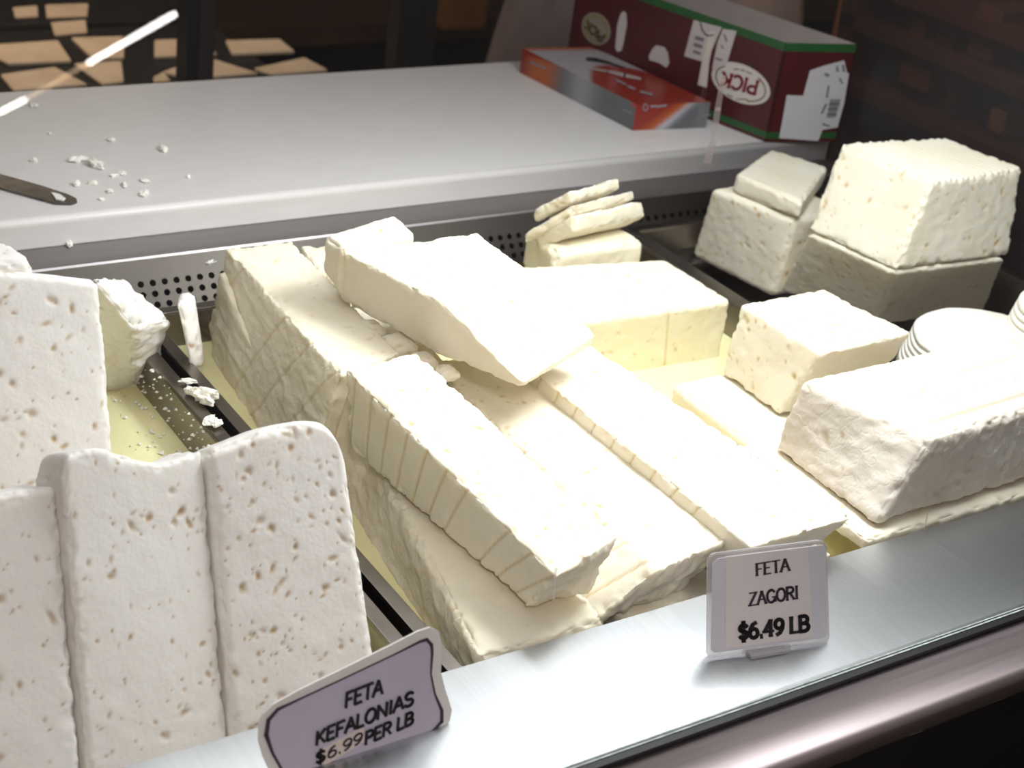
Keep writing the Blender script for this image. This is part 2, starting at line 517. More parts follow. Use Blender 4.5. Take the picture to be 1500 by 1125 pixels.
# ledge: flat top, front lip under the glass, back drop into the well
profile_x('front_ledge', [(-0.032, -0.05), (-0.032, 0.0), (LED_Y - 0.002, 0.0), (LED_Y, -0.002), (LED_Y, -0.10), (LED_Y - 0.003, -0.10), (LED_Y - 0.003, -0.05)], -1.0, 0.69, M['steel_ledge'], case)
bump_mat = plain('bumper_steel', (0.46, 0.385, 0.39), 0.5, 1.0, 0.05, 8.0, 0.04, stretch=(1, 40, 40), rvar=0.05)
prof = [(-0.040, -0.02), (-0.040, -0.003)] + arc(-0.074, -0.009, 0.006, 90, 180, 6) + [(-0.080, -0.013), (-0.078, -0.02)]
bo = profile_x('front_bumper', prof, -1.0, 1.2, bump_mat, case)
bo.data.polygons.foreach_set('use_smooth', [len(p.vertices) == 4 for p in bo.data.polygons])
box('kick_panel', (-1.0, -0.0775, -0.95), (1.2, -0.045, -0.0195), M['black'], case)
# glass
m, n, l, b = new_mat('clear_glass')
n.remove(b)
tr = n.new('ShaderNodeBsdfTransparent'); tr.inputs[0].default_value = (0.97, 0.98, 0.975, 1)
gs = n.new('ShaderNodeBsdfGlossy'); gs.inputs['Roughness'].default_value = 0.0
fr = n.new('ShaderNodeFresnel')
ge = n.new('ShaderNodeNewGeometry'); io = n.new('ShaderNodeMapRange')       # glass seen from either side of its surface
io.inputs['To Min'].default_value = 1.5; io.inputs['To Max'].default_value = 1 / 1.5
l.new(ge.outputs['Backfacing'], io.inputs[0]); l.new(io.outputs[0], fr.inputs['IOR'])
mxs = n.new('ShaderNodeMixShader')
l.new(fr.outputs[0], mxs.inputs[0]); l.new(tr.outputs[0], mxs.inputs[1]); l.new(gs.outputs[0], mxs.inputs[2])
l.new(mxs.outputs[0], n['Material Output'].inputs[0])
M['glass'] = m
M['glass_edge'] = plain('glass_edge', (0.55, 0.62, 0.60), 0.15, 0, 0.3, 160.0)
TILT = 0.26
gu = np.array([0, math.sin(TILT), math.cos(TILT)]); gn = np.array([0, -math.cos(TILT), math.sin(TILT)])
g0 = np.array([0, -0.036, 0.001])
vs = []
for x in (-1.0, 0.675):
    for h in (0.0, 0.62):
        for t in (0.0, 0.006):
            q = g0 + gu * h - gn * t; vs.append((x, q[1], q[2]))
gl = mesh_obj('front_glass', vs, [(0, 1, 3, 2), (4, 6, 7, 5), (0, 4, 5, 1), (2, 3, 7, 6), (0, 2, 6, 4), (1, 5, 7, 3)], M['glass'], case)
gl.data.materials.append(M['glass_edge'])
for p in gl.data.polygons:
    p.material_index = 1 if p.index in (0, 1, 2, 3) else 0
gl['label'] = 'clear slanted glass pane'
box('glass_channel', (-1.0, -0.0405, -0.004), (0.69, -0.0335, 0.0006), M['black'], case)
# rear strip, perforated air panel, lower flange
profile_x('rear_strip', [(0.630, 0.0), (0.632, 0.002), (0.70, 0.002), (0.70, -0.03), (0.634, -0.03), (0.630, -0.012)], -1.0, 0.675, M['steel'], case)
pv = []; pf = []
x0p, nx, dxp, zt, dz, nz_ = -0.62, 124, 0.0104, -0.016, 0.0092, 3


def pan_pt(x, s):                # s: distance down the panel
    return (x, 0.631 - s * 0.62, 0.0 - s * 0.80)


def addv(p):
    pv.append(p); return len(pv) - 1


def strip(s0, s1):
    k = [addv(pan_pt(x0p, s0)), addv(pan_pt(x0p + nx * dxp, s0)), addv(pan_pt(x0p + nx * dxp, s1)), addv(pan_pt(x0p, s1))]
    pf.append(tuple(k))


strip(0.0, 0.016); s_end = 0.016 + nz_ * dz; strip(s_end, 0.060)
for r_ in range(nz_):
    for c_ in range(nx):
        xa, xb = x0p + c_ * dxp, x0p + (c_ + 1) * dxp
        sa, sb = 0.016 + r_ * dz, 0.016 + (r_ + 1) * dz
        xc, sc_ = (xa + xb) / 2, (sa + sb) / 2
        outer = [(xb, sc_), (xb, sb), (xc, sb), (xa, sb), (xa, sc_), (xa, sa), (xc, sa), (xb, sa)]
        inn = [(xc + 0.0029 * math.cos(k * math.pi / 4), sc_ + 0.0029 * math.sin(k * math.pi / 4)) for k in range(8)]
        io = [addv(pan_pt(*q)) for q in outer]; ii = [addv(pan_pt(*q)) for q in inn]
        for k in range(8):
            pf.append((io[k], io[(k + 1) % 8], ii[(k + 1) % 8], ii[k]))
perf = mesh_obj('perforated_panel', pv, pf, plain('panel_steel', (0.055, 0.048, 0.042), 0.42, 1.0, .1, 20, .04), case)
sl = perf.modifiers.new('thick', 'SOLIDIFY'); sl.thickness = 0.0012; sl.offset = -1
perf['label'] = 'steel panel pierced with rows of round holes'
box('air_duct', (-0.95, 0.637, -0.12), (0.68, 0.66, -0.004), M['black'], case)
box('rear_flange', (-0.95, 0.580, -0.060), (0.675, 0.612, -0.054), M['steel'], case, bevel=0.001)
box('well_back', (-0.95, 0.606, -0.14), (0.675, 0.611, -0.060), M['steel_dark'], case)
box('well_floor', (-0.95, 0.06, -0.15), (0.675, 0.61, -0.14), M['steel_dark'], case)
# smoked end panel
m, n, l, b = new_mat('smoked_acrylic')
n.remove(b)
tr = n.new('ShaderNodeBsdfTransparent'); tr.inputs[0].default_value = (0.75, 0.70, 0.70, 1)
gs = n.new('ShaderNodeBsdfPrincipled'); gs.inputs['Base Color'].default_value = (0.026, 0.023, 0.024, 1); gs.inputs['Roughness'].default_value = 0.25
mxs = n.new('ShaderNodeMixShader'); mxs.inputs[0].default_value = 0.5
l.new(tr.outputs[0], mxs.inputs[1]); l.new(gs.outputs[0], mxs.inputs[2]); l.new(mxs.outputs[0], n['Material Output'].inputs[0])
M['smoked'] = m
ep = mesh_obj('end_panel', [(x, y, z) for x in (0.680, 0.687) for y, z in ((-0.036, -0.14), (0.683, -0.14), (0.74, 0.62), (0.13, 0.62))],
              [(0, 1, 2, 3), (7, 6, 5, 4), (0, 4, 5, 1), (1, 5, 6, 2), (2, 6, 7, 3), (3, 7, 4, 0)], M['smoked'], case)
ep['label'] = 'dark smoked end panel'


# ------------------------------------------------------------------ pans with whey
def pan(name, x0, x1, y0, y1, zt, zb, label, whey_z, whey_label):
    e = empty(name, ((x0 + x1) / 2, (y0 + y1) / 2, zb), label, 'pan')
    t = 0.0012; rim = 0.010; dr = 0.004
    rings = []

    def ring(xa, xb, ya, yb, z): return [(xa, ya, z), (xb, ya, z), (xb, yb, z), (xa, yb, z)]
    levels = [ring(x0 - rim, x1 + rim, y0 - 0.004, y1 + rim, zt - 0.004), ring(x0 - rim, x1 + rim, y0 - 0.004, y1 + rim, zt), ring(x0, x1, y0, y1, zt),
              ring(x0 + 0.001, x1 - 0.001, y0 + 0.001, y1 - 0.001, zt - 0.003), ring(x0 + dr, x1 - dr, y0 + dr, y1 - dr, zb + 0.006), ring(x0 + dr + 0.006, x1 - dr - 0.006, y0 + dr + 0.006, y1 - dr - 0.006, zb)]
    V = [p for r in levels for p in r]; F = []
    for i in range(len(levels) - 1):
        for k in range(4):
            F.append((4 * i + k, 4 * i + (k + 1) % 4, 4 * i + 4 + (k + 1) % 4, 4 * i + 4 + k))
    k = 4 * (len(levels) - 1)
    F.append((k, k + 1, k + 2, k + 3))
    o = mesh_obj('pan_body', V, F, M['steel_dark'], e)
    s = o.modifiers.new('thick', 'SOLIDIFY'); s.thickness = t; s.offset = -1
    bv = o.modifiers.new('round', 'BEVEL'); bv.width = 0.0025; bv.segments = 2; bv.limit_method = 'ANGLE'
    if whey_z is not None:
        d2 = dr * 0.7
        nx_, ny_ = 60, 60
        gx, gy = np.meshgrid(np.linspace(x0 + d2, x1 - d2, nx_), np.linspace(y0 + d2, y1 - d2, ny_))
        q = np.stack([gx.ravel(), gy.ravel(), np.zeros(nx_ * ny_)], 1)
        z = whey_z + 0.0006 * fbm(q * 35, 77)
        wv = np.stack([q[:, 0], q[:, 1], z], 1)
        wf = [(j * nx_ + i, j * nx_ + i + 1, (j + 1) * nx_ + i + 1, (j + 1) * nx_ + i) for j in range(ny_ - 1) for i in range(nx_ - 1)]
        wo = mesh_obj('whey', wv, wf, M['whey'], None, smooth=True)
        tag(wo, whey_label, 'whey', kind='stuff')
    return e


WZ = -0.046
pan('steel_pan', -0.56, -0.188, 0.068, 0.562, -0.016, -0.075, 'steel pan at the left holding the pitted white slabs', WZ - 0.002, 'milky whey pooled beside the tall pitted slab')
pan('steel_pan', -0.160, 0.336, 0.068, 0.562, -0.016, -0.075, 'wide steel pan in the middle holding the fanned feta slabs', WZ, 'yellow whey lying around the feta slabs in the middle pan')
pan('steel_pan', 0.357, 0.672, 0.068, 0.598, -0.018, -0.075, 'steel pan at the right under the stacked feta blocks', None, '')
# foam and curds on the divider
ZR = -0.014

# ================================================================== cheeses
def A_(*v): return np.array(v, float)


def lean_slab(name, label, pl, pr, seed, thick=0.034, pits=110, tl_drop=0.0, **kw):
    """pl, pr: (bottom point, top point) of the front face, left and right edge"""
    (lb, lt), (rb, rt) = pl, pr
    lb, lt, rb, rt = (np.array(q, float) for q in (lb, lt, rb, rt))
    ex = rb - lb; up = (lt + rt - lb - rb) / 2
    nrm = np.cross(ex, up); nrm /= np.linalg.norm(nrm)
    if nrm[1] < 0: nrm = -nrm
    bk = nrm * thick
    dz = A_(0, 0, -tl_drop)
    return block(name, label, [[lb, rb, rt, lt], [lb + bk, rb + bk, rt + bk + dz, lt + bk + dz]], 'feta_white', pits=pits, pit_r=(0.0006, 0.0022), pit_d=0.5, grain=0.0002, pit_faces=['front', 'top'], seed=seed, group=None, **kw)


def ext(a, b, z):                # continue the line a->b to height z
    a = np.array(a); b = np.array(b)
    return a + (b - a) * ((z - a[2]) / (b[2] - a[2]))


# front three pitted slabs in the left pan
s1r_t = PY(503, 622, 0.160); s1r_m = PY(549, 950, 0.100); s1l_t = PY(303, 668, 0.160); s1l_m = PY(338, 1062, 0.094)
lean_slab('feta_slab', 'pitted white feta slab right behind the lavender price card, rounded top corner', (ext(s1l_t, s1l_m, -0.062), s1l_t + A_(0, 0, .004)), (ext(s1r_t, s1r_m, -0.062), s1r_t), 2, tl_drop=0.004, topf=lambda u: .007 * np.sin(np.pi * np.clip(u, 0, 1) ** 1.3) - .016 * np.clip((u - .82) / .18, 0, 1) ** 2.2, rnd=0.006, pits=240, res=0.0010, crumble=0.003)
s2r_t = PY(298, 664, 0.164); s2r_m = PY(333, 1060, 0.098); s2l_t = PY(90, 668, 0.150); s2l_m = PY(128, 1110, 0.088)
lean_slab('feta_slab', 'pitted white feta slab second from the lavender card, deep cut along its right edge', (ext(s2l_t, s2l_m, -0.062), s2l_t), (ext(s2r_t, s2r_m, -0.062), s2r_t), 3, tl_drop=0.004, topf=lambda u: .004 * np.sin(u * 7) - .008 * np.clip((.08 - u) / .08, 0, 1) ** 2, rnd=0.0035, pits=120, res=0.0010, crumble=0.0035)
s3r_t = PY(84, 712, 0.150); s3r_m = PY(118, 1110, 0.088); s3l_t = PY(-90, 735, 0.150); s3l_m = PY(-70, 1140, 0.088)
lean_slab('feta_slab', 'pitted white feta slab third from the lavender card, lower than its neighbour and cut by the frame', (ext(s3l_t, s3l_m, -0.062), s3l_t), (ext(s3r_t, s3r_m, -0.062), s3r_t), 4, rnd=0.004, pits=70, res=0.0011)
# tall slab behind them
tr_t = PY(148, 410, 0.262); tr_m = PY(169, 655, 0.222); tl_t = PY(-60, 388, 0.262); tl_m = PY(-50, 640, 0.222)
tall_e = None
lean_slab('feta_slab', 'tall cream feta slab full of small holes standing behind the three front slabs', (ext(tl_t, tl_m, -0.064), tl_t), (ext(tr_t, tr_m, -0.064), tr_t), 5, thick=0.045, pits=200, res=0.0012, rnd=0.005, crumble=0.0035, tl_drop=-0.003)
tb = PY(18, 402, 0.275)
block('feta_chunk', 'crumbly lump of feta sitting on top of the tall holed slab', straight([tb + A_(-.05, -.008, .012), tb + A_(.012, -.008, .010), tb + A_(.008, .03, .010), tb + A_(-.05, .03, .014)], tb[2] - 0.016), 'feta_white', rnd=0.008, crumble=0.006, lump=0.004, pits=30, seed=6)
# wedge and small slice
wa, wb = P(150, 578, -0.05), P(205, 572, -0.05)
wc = P(240, 548, -0.045)
block('feta_wedge', 'broken feta wedge with a smooth shaded side beside the tall holed slab',
      [[P(150, 580, -.055), P(196, 572, -.055), PY(196, 480, .452), PY(131, 398, .440)],
       [P(176, 545, -.05), P(232, 550, -.045), PY(254, 470, .50), PY(182, 408, .50)]], 'feta_white', rnd=0.006, crumble=0.006, lump=0.003, torn={'right': 1.2, 'top': 1.4, 'front': .8}, pits=14, seed=8)
block('feta_slice', 'narrow feta slice standing against the pan divider next to the broken wedge',
      straight([PY(258, 442, .487), PY(285, 436, .490), PY(284, 425, .510), PY(259, 428, .510)], 0, [PY(280, 548, .47), PY(301, 540, .475), PY(299, 520, .50), PY(277, 526, .50)]), 'feta_white', rnd=0.006, pits=12, seed=9)

# middle pan ---------------------------------------------------------------
# A : big slab at the back left
zA = 0.05
a_fl, a_fr, a_br, a_bl = P(500, 549, zA), P(586, 518, zA), P(428, 352, zA), P(331, 364, zA)
ab_fl = P(373, 624, WZ); ab_bl = P(303, 516, WZ)
dirA = (ab_fl - ab_bl) / np.linalg.norm(ab_fl - ab_bl)
ab_fl = ab_bl + dirA * 0.215; ab_fl[2] = ab_bl[2] = -0.068
block('feta_block', 'large feta slab with a rough cream side standing along the pan divider',
      straight([a_fl, a_fr, a_br, a_bl], 0, [ab_fl, ab_fl + A_(.06, .0, 0), ab_bl + A_(.06, 0, 0), ab_bl]), 'feta_torn', torn={'left': 1.3}, pits=42, pit_faces=['top'], seed=10,
      grooves=[('left', 0.043, .2, .6), ('front', 0.02, .3, 0)])
# thin leaf of cheese split from A's left side
block('feta_slice', 'thin split leaf of feta leaning on the rough side of the large slab',
      straight([P(372, 515, .0), P(376, 512, .0), PX(331, 396, -.118), PX(322, 398, -.122)], 0, [P(352, 560, -.05), P(358, 560, -.05), P(306, 500, -.06), P(300, 505, -.06)]), 'feta_torn', torn={'left': 1.0}, rnd=0.003, pits=10, seed=11, res=0.002)
# B : two small pieces between A and the top slab
block('feta_piece', 'small feta piece wedged behind the large slab near its back end', straight([P(470, 398, .04), P(497, 385, .04), P(482, 358, .04), P(440, 360, .04)], -0.03), 'feta', pits=6, seed=12)
block('feta_piece', 'small feta piece tucked under the left end of the top slab', straight([P(497, 425, .035), P(520, 415, .035), P(500, 385, .035), P(468, 392, .035)], -0.03), 'feta', pits=6, seed=13)
# E : slab under D
zE = -0.004
e_fl, e_bl = P(701, 962, zE), P(511, 594, zE)
block('feta_block', 'low feta slab with a torn side lying under the striped slab',
      straight([e_fl, e_fl + A_(.092, .0, .0), e_bl + A_(.085, -.01, 0), e_bl], 0, [e_fl + A_(.012, 0, -.062), e_fl + A_(.095, 0, -.062), e_bl + A_(.085, 0, -.062), e_bl + A_(-.03, -.02, -.062)]),
      'feta_torn', torn={'left': 1.5}, pits=26, seed=14, rnd=0.005, crumble=0.006, lump=0.002)
# under-slab below F and G
block('feta_block', 'feta slab in the shade under the front ends of the fanned slabs', straight([A_(-.050, .072, -.012), A_(.13, .076, -.012), A_(.13, .30, -.012), A_(.014, .30, -.012)], -0.07), 'feta', pits=20, seed=15, res=0.0024)
# D
zDb, zDf = 0.060, 0.040
d_fl, d_fr, d_br, d_bl = P(815, 846, zDf), P(905, 786, zDf), P(611, 514, zDb), P(504, 540, zDb)
db_fl = P(771, 886, 0.0) + A_(0, 0, 0); db_fr = P(823, 880, 0.0)
block('feta_block', 'feta slab with wire-cut stripes along its side, front of the fan',
      straight([d_fl, d_fr, d_br, d_bl], 0, [db_fl, db_fr + A_(.02, 0, 0), A_(d_br[0] + .0, d_br[1], .002), A_(d_bl[0] + .004, d_bl[1] - .01, .002)]),
      'feta', grooves=[('left', 0.0205, .35, .22)], torn={'front': 1.6}, pits=45, pit_faces=['top'], seed=16, crumble=0.0045)
# F
zF = 0.020
f_fl, f_fr = P(966, 835, zF), P(1104, 772, zF)
f_br, f_bl = P(846, 596, 0.022) + A_(0, .09, 0), P(712, 600, 0.022) + A_(-.002, .08, 0)
block('feta_block', 'feta slab second in the fan with a broken dark end above the ledge',
      straight([f_fl, f_fr, f_br, f_bl], 0, [P(852, 922, -.012), P(852, 922, -.012) + A_(.09, .01, 0), A_(f_br[0], f_br[1], -.010), A_(f_bl[0], f_bl[1], -.010)]),
      'feta', grooves=[('left', 0.022, .1, .2)], torn={'front': 1.8, 'left': .4}, pits=42, pit_faces=['top'], seed=17, crumble=0.0045)
# G
zG = 0.030
g_fl, g_fr = P(1100, 801, zG), P(1252, 757, zG)
g_br, g_bl = P(870, 490, .034) + A_(-.02, .07, 0), P(806, 532, .034) + A_(-.02, .05, 0)
block('feta_block', 'long feta slab farthest in the fan, its thin end pointing at the white price sign',
      straight([g_fl, g_fr, g_br, g_bl], 0, [g_fl + A_(.0, .012, -.040), g_fr + A_(-.045, .014, -.040), A_(g_br[0], g_br[1], -.010), A_(g_bl[0] + .003, g_bl[1], -.010)]),
      'feta', grooves=[('left', 0.024, .4, .2)], torn={'front': 1.2}, pits=42, pit_faces=['top'], seed=18, crumble=0.0045)
# C : slab lying across on top
c_tip, c_r = P(766, 561, 0.060), P(872, 490, 0.066)
c_l1, c_l2 = P(641, 441, 0.097), P(500, 368, 0.100)
c_r1, c_r2 = P(800, 414, 0.094), P(700, 338, 0.098)


def dn(p, z, dx=0, dy=0): return A_(p[0] + dx, p[1] + dy, z)


block('feta_block', 'big feta slab with a slanting cut end lying across the fan on top',
      [[dn(c_tip, .056), dn(c_r, .058), c_r, c_tip], [dn(c_l1, .052, .006, .008), dn(c_r1, .052), c_r1, c_l1], [dn(c_l2, .052, .010, .018), dn(c_r2, .052, 0, .01), c_r2, c_l2]],
      'feta', pits=45, pit_faces=['top'], seed=19, rnd=0.0035, torn={'left': .25}, crumble=0.004)
c1 = [P(502, 366, .103), P(612, 338, .103), P(577, 311, .103), P(473, 345, .103)]
block('feta_block', 'short feta piece at the left end of the top slab, with a smooth rounded corner', [[dn(c1[0], .058, .008, .012), dn(c1[1], .058), c1[1] + A_(0, 0, .0), c1[0]], [dn(c1[3], .070, .006, .01), dn(c1[2], .07), c1[2], c1[3]]], 'feta', pits=8, seed=20, rnd=0.006)
block('feta_piece', 'feta piece in the shade between the large slab and the top slab', straight([A_(-.066, .318, .018), A_(-.012, .325, .018), A_(-.004, .46, .020), A_(-.052, .46, .020)], -0.065), 'feta', pits=6, seed=50, res=0.0022)
# rubble under C
for k, (px, py, z, s) in enumerate(((545, 482, .045, .010), (585, 505, .045, .013), (622, 528, .045, .011), (655, 545, .045, .008), (640, 556, .045, .006))):
    c = P(px, py, z)
    block('feta_crumb', 'broken feta lump in the shade under the top slab, ' + ('nearest the large slab', 'second from the large slab', 'in the middle of the row', 'at the striped slab', 'smallest, at the striped slab')[k],
          straight([c + A_(-s, -s * .8, s * .5), c + A_(s, -s, s * .4), c + A_(s * .8, s, s * .6), c + A_(-s, s, s * .5)], c[2] - s * .8), 'feta', rnd=s * .6, lump=0.003, crumble=0.004, pits=3, seed=30 + k, group='broken lumps under the top slab')
# H
zH = 0.013
h_fl, h_fr, h_br, h_bl = P(850, 470, zH), P(1074, 439, zH), P(976, 378, zH), P(752, 389, zH)


block('feta_block', 'yellow-sided feta block standing in whey behind the fan, split by a crack',
      straight([h_fl, h_fr, h_br, h_bl], 0, [dn(h_fl, -.068, 0, .008), A_(.302, .391, -.068), dn(h_br, -.068, .005), dn(h_bl, -.068)]), 'feta_yellow', pits=60, pit_faces=['front', 'top'], seed=21, rnd=0.006, grooves=[('front', 0.118, .16, .12)], crumble=0.003)
# I : small block with three slices
i0 = [PY(816, 368, .507), PY(948, 353, .507)]
block('feta_block', 'small rounded feta block under the tilted slices at the back', straight([i0[0], i0[1], i0[1] + A_(.0, .055, 0), i0[0] + A_(.0, .055, 0)], -0.02), 'feta_yellow', pits=8, seed=22, rnd=0.008, lump=0.003)


def slab3(a, b_, d_, t, label, seed):
    a, b_, d_, t = (np.array(q, float) for q in (a, b_, d_, t))
    c = b_ + d_ - a + A_(0, .006, -.004)
    block('feta_slice', label, [[a, b_, b_ + t, a + t], [d_, c, c + t, d_ + t]], 'feta', rnd=0.003, pits=8, seed=seed, lump=0.0022, crumble=0.004)


slab3(PY(842, 342, .505), PY(946, 318, .525), PY(786, 368, .535), PY(838, 316, .505) - PY(842, 342, .505), 'thickest tilted feta slice, lowest of the three at the back', 23)
slab3(PY(838, 316, .507), PY(932, 292, .527), PY(767, 358, .535), PY(836, 300, .507) - PY(838, 316, .507), 'middle of the three tilted feta slices at the back', 24)
slab3(PY(837, 298, .510), PY(910, 276, .530), PY(783, 326, .538), PY(834, 280, .510) - PY(837, 298, .510), 'topmost of the three tilted feta slices at the back', 25)

# right side ----------------------------------------------------------------
# O, L, P
zO = -0.02
block('feta_block', 'low flat feta slab in whey under the cube-shaped block', straight([P(1118, 662, zO), P(1118, 662, zO) + A_(.12, .01, 0), P(1058, 543, zO) + A_(.08, 0, 0), P(984, 560, zO)], -0.07), 'feta', pits=14, seed=26, rnd=0.006)
block('feta_piece', 'small flat feta piece between the flat slab and the long fan slab', straight([P(1168, 700, -.03), P(1190, 690, -.03), P(1165, 660, -.03), P(1098, 664, -.03)], -0.07), 'feta', pits=4, seed=27)
zL = 0.045
l_fl, l_fr, l_br, l_bl = P(1204, 519, zL), P(1337, 487, zL), P(1205, 422, zL), P(1085, 444, zL)
lb_fl, lb_bl = P(1136, 606, -.018), P(1055, 546, -.018)
lb_fl = lb_fl + (lb_fl - lb_bl) * .06
block('feta_block', 'cube-shaped feta block with a crumbled front corner, on the flat slab', straight([l_fl, l_fr, l_br, l_bl], 0, [lb_fl, lb_fl + A_(.10, 0, 0), lb_bl + A_(.10, 0, 0), lb_bl]), 'feta', pits=90, pit_faces=['left', 'top'], pit_r=(.0007, .0022), seed=28, rnd=0.003, crumble=0.0035)
# N, M
zN = 0.0
block('feta_block', 'thin feta slab lying along the ledge under the stamped block', straight([A_(.150, .0665, zN), A_(.60, .0665, zN), A_(.60, .20, zN), A_(.150, .20, zN)], -0.013), 'feta', pits=30, seed=29, rnd=0.004, lump=0.002, crumble=0.005)
zM = 0.060
m_fl, m_fr, m_br, m_bl = P(1366, 643, zM), P(1560, 585, zM), P(1462, 487, zM), P(1172, 555, zM)
mb_fl, mb_bl = P(1277, 773, 0.001), P(1129, 657, 0.001)
m_fr = m_fl + (P(1500, 596, zM) - m_fl) * 2.0
m_br = m_bl + (P(1462, 488, zM) - m_bl) * 1.1
m_fr = A_(m_br[0] + .005, m_fl[1] + .012, zM)


def stamp_m(u, v, L):
    """pressed seal: a frame, a ring and worn lettering strokes"""
    s = np.zeros_like(u)

    def line(a, b, wd=0.0017):
        a = np.array(a); b = np.array(b); d = b - a; ll = d @ d
        t = np.clip(((u - a[0]) * d[0] + (v - a[1]) * d[1]) / ll, 0, 1)
        r = np.hypot(u - a[0] - t * d[0], v - a[1] - t * d[1])
        return np.exp(-(r / wd) ** 2)
    x0, x1, y0, y1 = 0.024, L[0] - 0.02, 0.018, L[1] - 0.014
    for a, b in (((x0, y0), (x1, y0)), ((x0, y0), (x0, y1)), ((x1, y0), (x1, y1))):
        s = np.maximum(s, line(a, b))
    cx, cy = x0 + 0.036, y1 - 0.022
    s = np.maximum(s, np.exp(-((np.hypot((u - cx) / 1.35, v - cy) - 0.016) / 0.0016) ** 2))
    s = np.maximum(s, np.exp(-((np.hypot((u - cx) / 1.35, v - cy) - 0.008) / 0.0015) ** 2) * .7)
    rr = np.random.default_rng(5)
    for k in range(9):
        bx = x0 + 0.010 + k * 0.0155
        by = y0 + 0.010
        for q in range(3):
            a = (bx + rr.random() * .009, by + rr.random() * .018); b = (bx + rr.random() * .009, by + rr.random() * .018)
            s = np.maximum(s, line(a, b, 0.0014) * .9)
    s = np.maximum(s, line((cx + .028, cy - .004), (x1 - .02, cy + .0), .001))
    s = np.maximum(s, line((x0 + .004, cy - .012), (cx - .02, cy - .012), .001))
    return s


block('feta_block', 'stamped feta block with a pressed seal on top and a flaky side, by the ledge', straight([m_fl, m_fr, m_br, m_bl], 0, [mb_fl, A_(m_fr[0] + .004, mb_fl[1] + .004, .001), A_(m_br[0] + .01, mb_bl[1] + .004, .001), mb_bl]),
      'feta_flaky', torn={'left': .8, 'front': 1.1}, stamp=stamp_m, pits=26, pit_faces=['left', 'front'], pit_r=(.001, .003), seed=40, rnd=0.007, crumble=0.004, res=0.0015)
# J
zJ = 0.030
j_fl, j_bl = P(1165, 322, zJ), P(1040, 275, zJ)
jb_fl, jb_bl = P(1131, 437, -.055), P(1011, 375, -.055)
jw = A_(.085, .005, 0)
block('feta_block', 'feta cube with a smooth face at the far right back, small slab on it', straight([j_fl, j_fl + jw, j_bl + jw, j_bl], 0, [jb_fl, jb_fl + jw, jb_bl + jw, jb_bl]), 'feta', pits=110, pit_faces=['left', 'front'], seed=41, rnd=0.007, crumble=0.002)
ju = [P(1175, 297, .050), P(1213, 243, .050), P(1130, 217, .050), P(1076, 254, .050)]
block('feta_piece', 'small feta slab lying on the feta cube by the cutting board', straight([ju[0], ju[1], ju[2], ju[3]], .031), 'feta', pits=5, seed=42, rnd=0.004)
# K lower and upper
zK = 0.034
kb_fl, kb_bl, kb_fr = P(1283, 478, -.05), P(1138, 425, -.05), P(1444, 456, -.05)
kt_fl, kt_bl, kt_fr = P(1311, 399, zK), P(1182, 340, zK), P(1475, 379, zK)
block('feta_block', 'lower of the two big feta blocks stacked at the far right', straight([kt_fl, kt_fr, kt_fr + kt_bl - kt_fl, kt_bl], 0, [kb_fl, kb_fr, kb_fr + kb_bl - kb_fl, kb_bl]), 'feta', pits=130, pit_faces=['left', 'front'], seed=43, rnd=0.006, crumble=0.002)
zK2 = 0.112
ku_fl, ku_bl, ku_fr = P(1366, 267, zK2), P(1231, 208, zK2), P(1500, 247, zK2)
ku_br = P(1385, 203, zK2)
k2b_fl, k2b_bl, k2b_fr = P(1312, 397, zK + .001), P(1182, 338, zK + .001), P(1480, 375, zK + .001)
block('feta_block', 'upper of the two big feta blocks at the far right, its top scored with ridges', straight([ku_fl, ku_fr, ku_br, ku_bl], 0, [k2b_fl, k2b_fr, k2b_fr + k2b_bl - k2b_fl, k2b_bl]), 'feta', pits=80, pit_faces=['left', 'front'], seed=44, rnd=0.004, crumble=0.005, ridges=('top', 0.0085, 0.0013))


# round ribbed cheeses
def round_cheese(name, label, c, r, h, seed, ribs=6, taper=0.88, label_group=None):
    prof = [(0.0, h), (r * taper * .6, h + .001), (r * taper - .004, h), (r * taper, h - .002)]
    for k in range(ribs):
        z1 = h - .004 - (h - .006) * k / ribs; z0 = h - .004 - (h - .006) * (k + .55) / ribs; z2 = h - .004 - (h - .006) * (k + 1) / ribs
        rr = lambda z: r * (taper + (1 - taper) * (1 - z / h))
        prof += [(rr(z1) + .0004, z1), (rr(z0) + .0004, z0), (rr(z0) - .0022, z0 - .0006), (rr(z2) - .0022, z2 + .0006)]
    prof += [(r, 0.0), (0.0, 0.0)]
    ns = 72; V = []; F = []
    for q, z in prof:
        for k in range(ns):
            a = 2 * math.pi * k / ns
            V.append((q * math.cos(a), q * math.sin(a), z))
    V = np.array(V); V = V + np.stack([fbm(V * 60, seed) * .0008, fbm(V * 60, seed + 3) * .0008, fbm((V + c) * 50, seed + 6) * .0012], 1)
    for i in range(len(prof) - 1):
        for k in range(ns):
            F.append((i * ns + k, (i + 1) * ns + k, (i + 1) * ns + (k + 1) % ns, i * ns + (k + 1) % ns))
    o = mesh_obj(name, V, F, M['crumb'], None, smooth=True)
    o.location = c
    return tag(o, label, 'cheese')


rc = P(1462, 497, 0.024)
round_cheese('round_cheese', 'round white cheese with ribbed sides behind the stamped block', (rc[0] - .004, rc[1], -0.012), 0.074, 0.036, 3)
rc2 = P(1590, 452, 0.05)
round_cheese('round_cheese', 'tall tapered white cheese cut off by the right frame edge', (rc2[0] - .004, rc2[1] + .006, -0.012), 0.058, 0.062, 9, ribs=9, taper=.8)

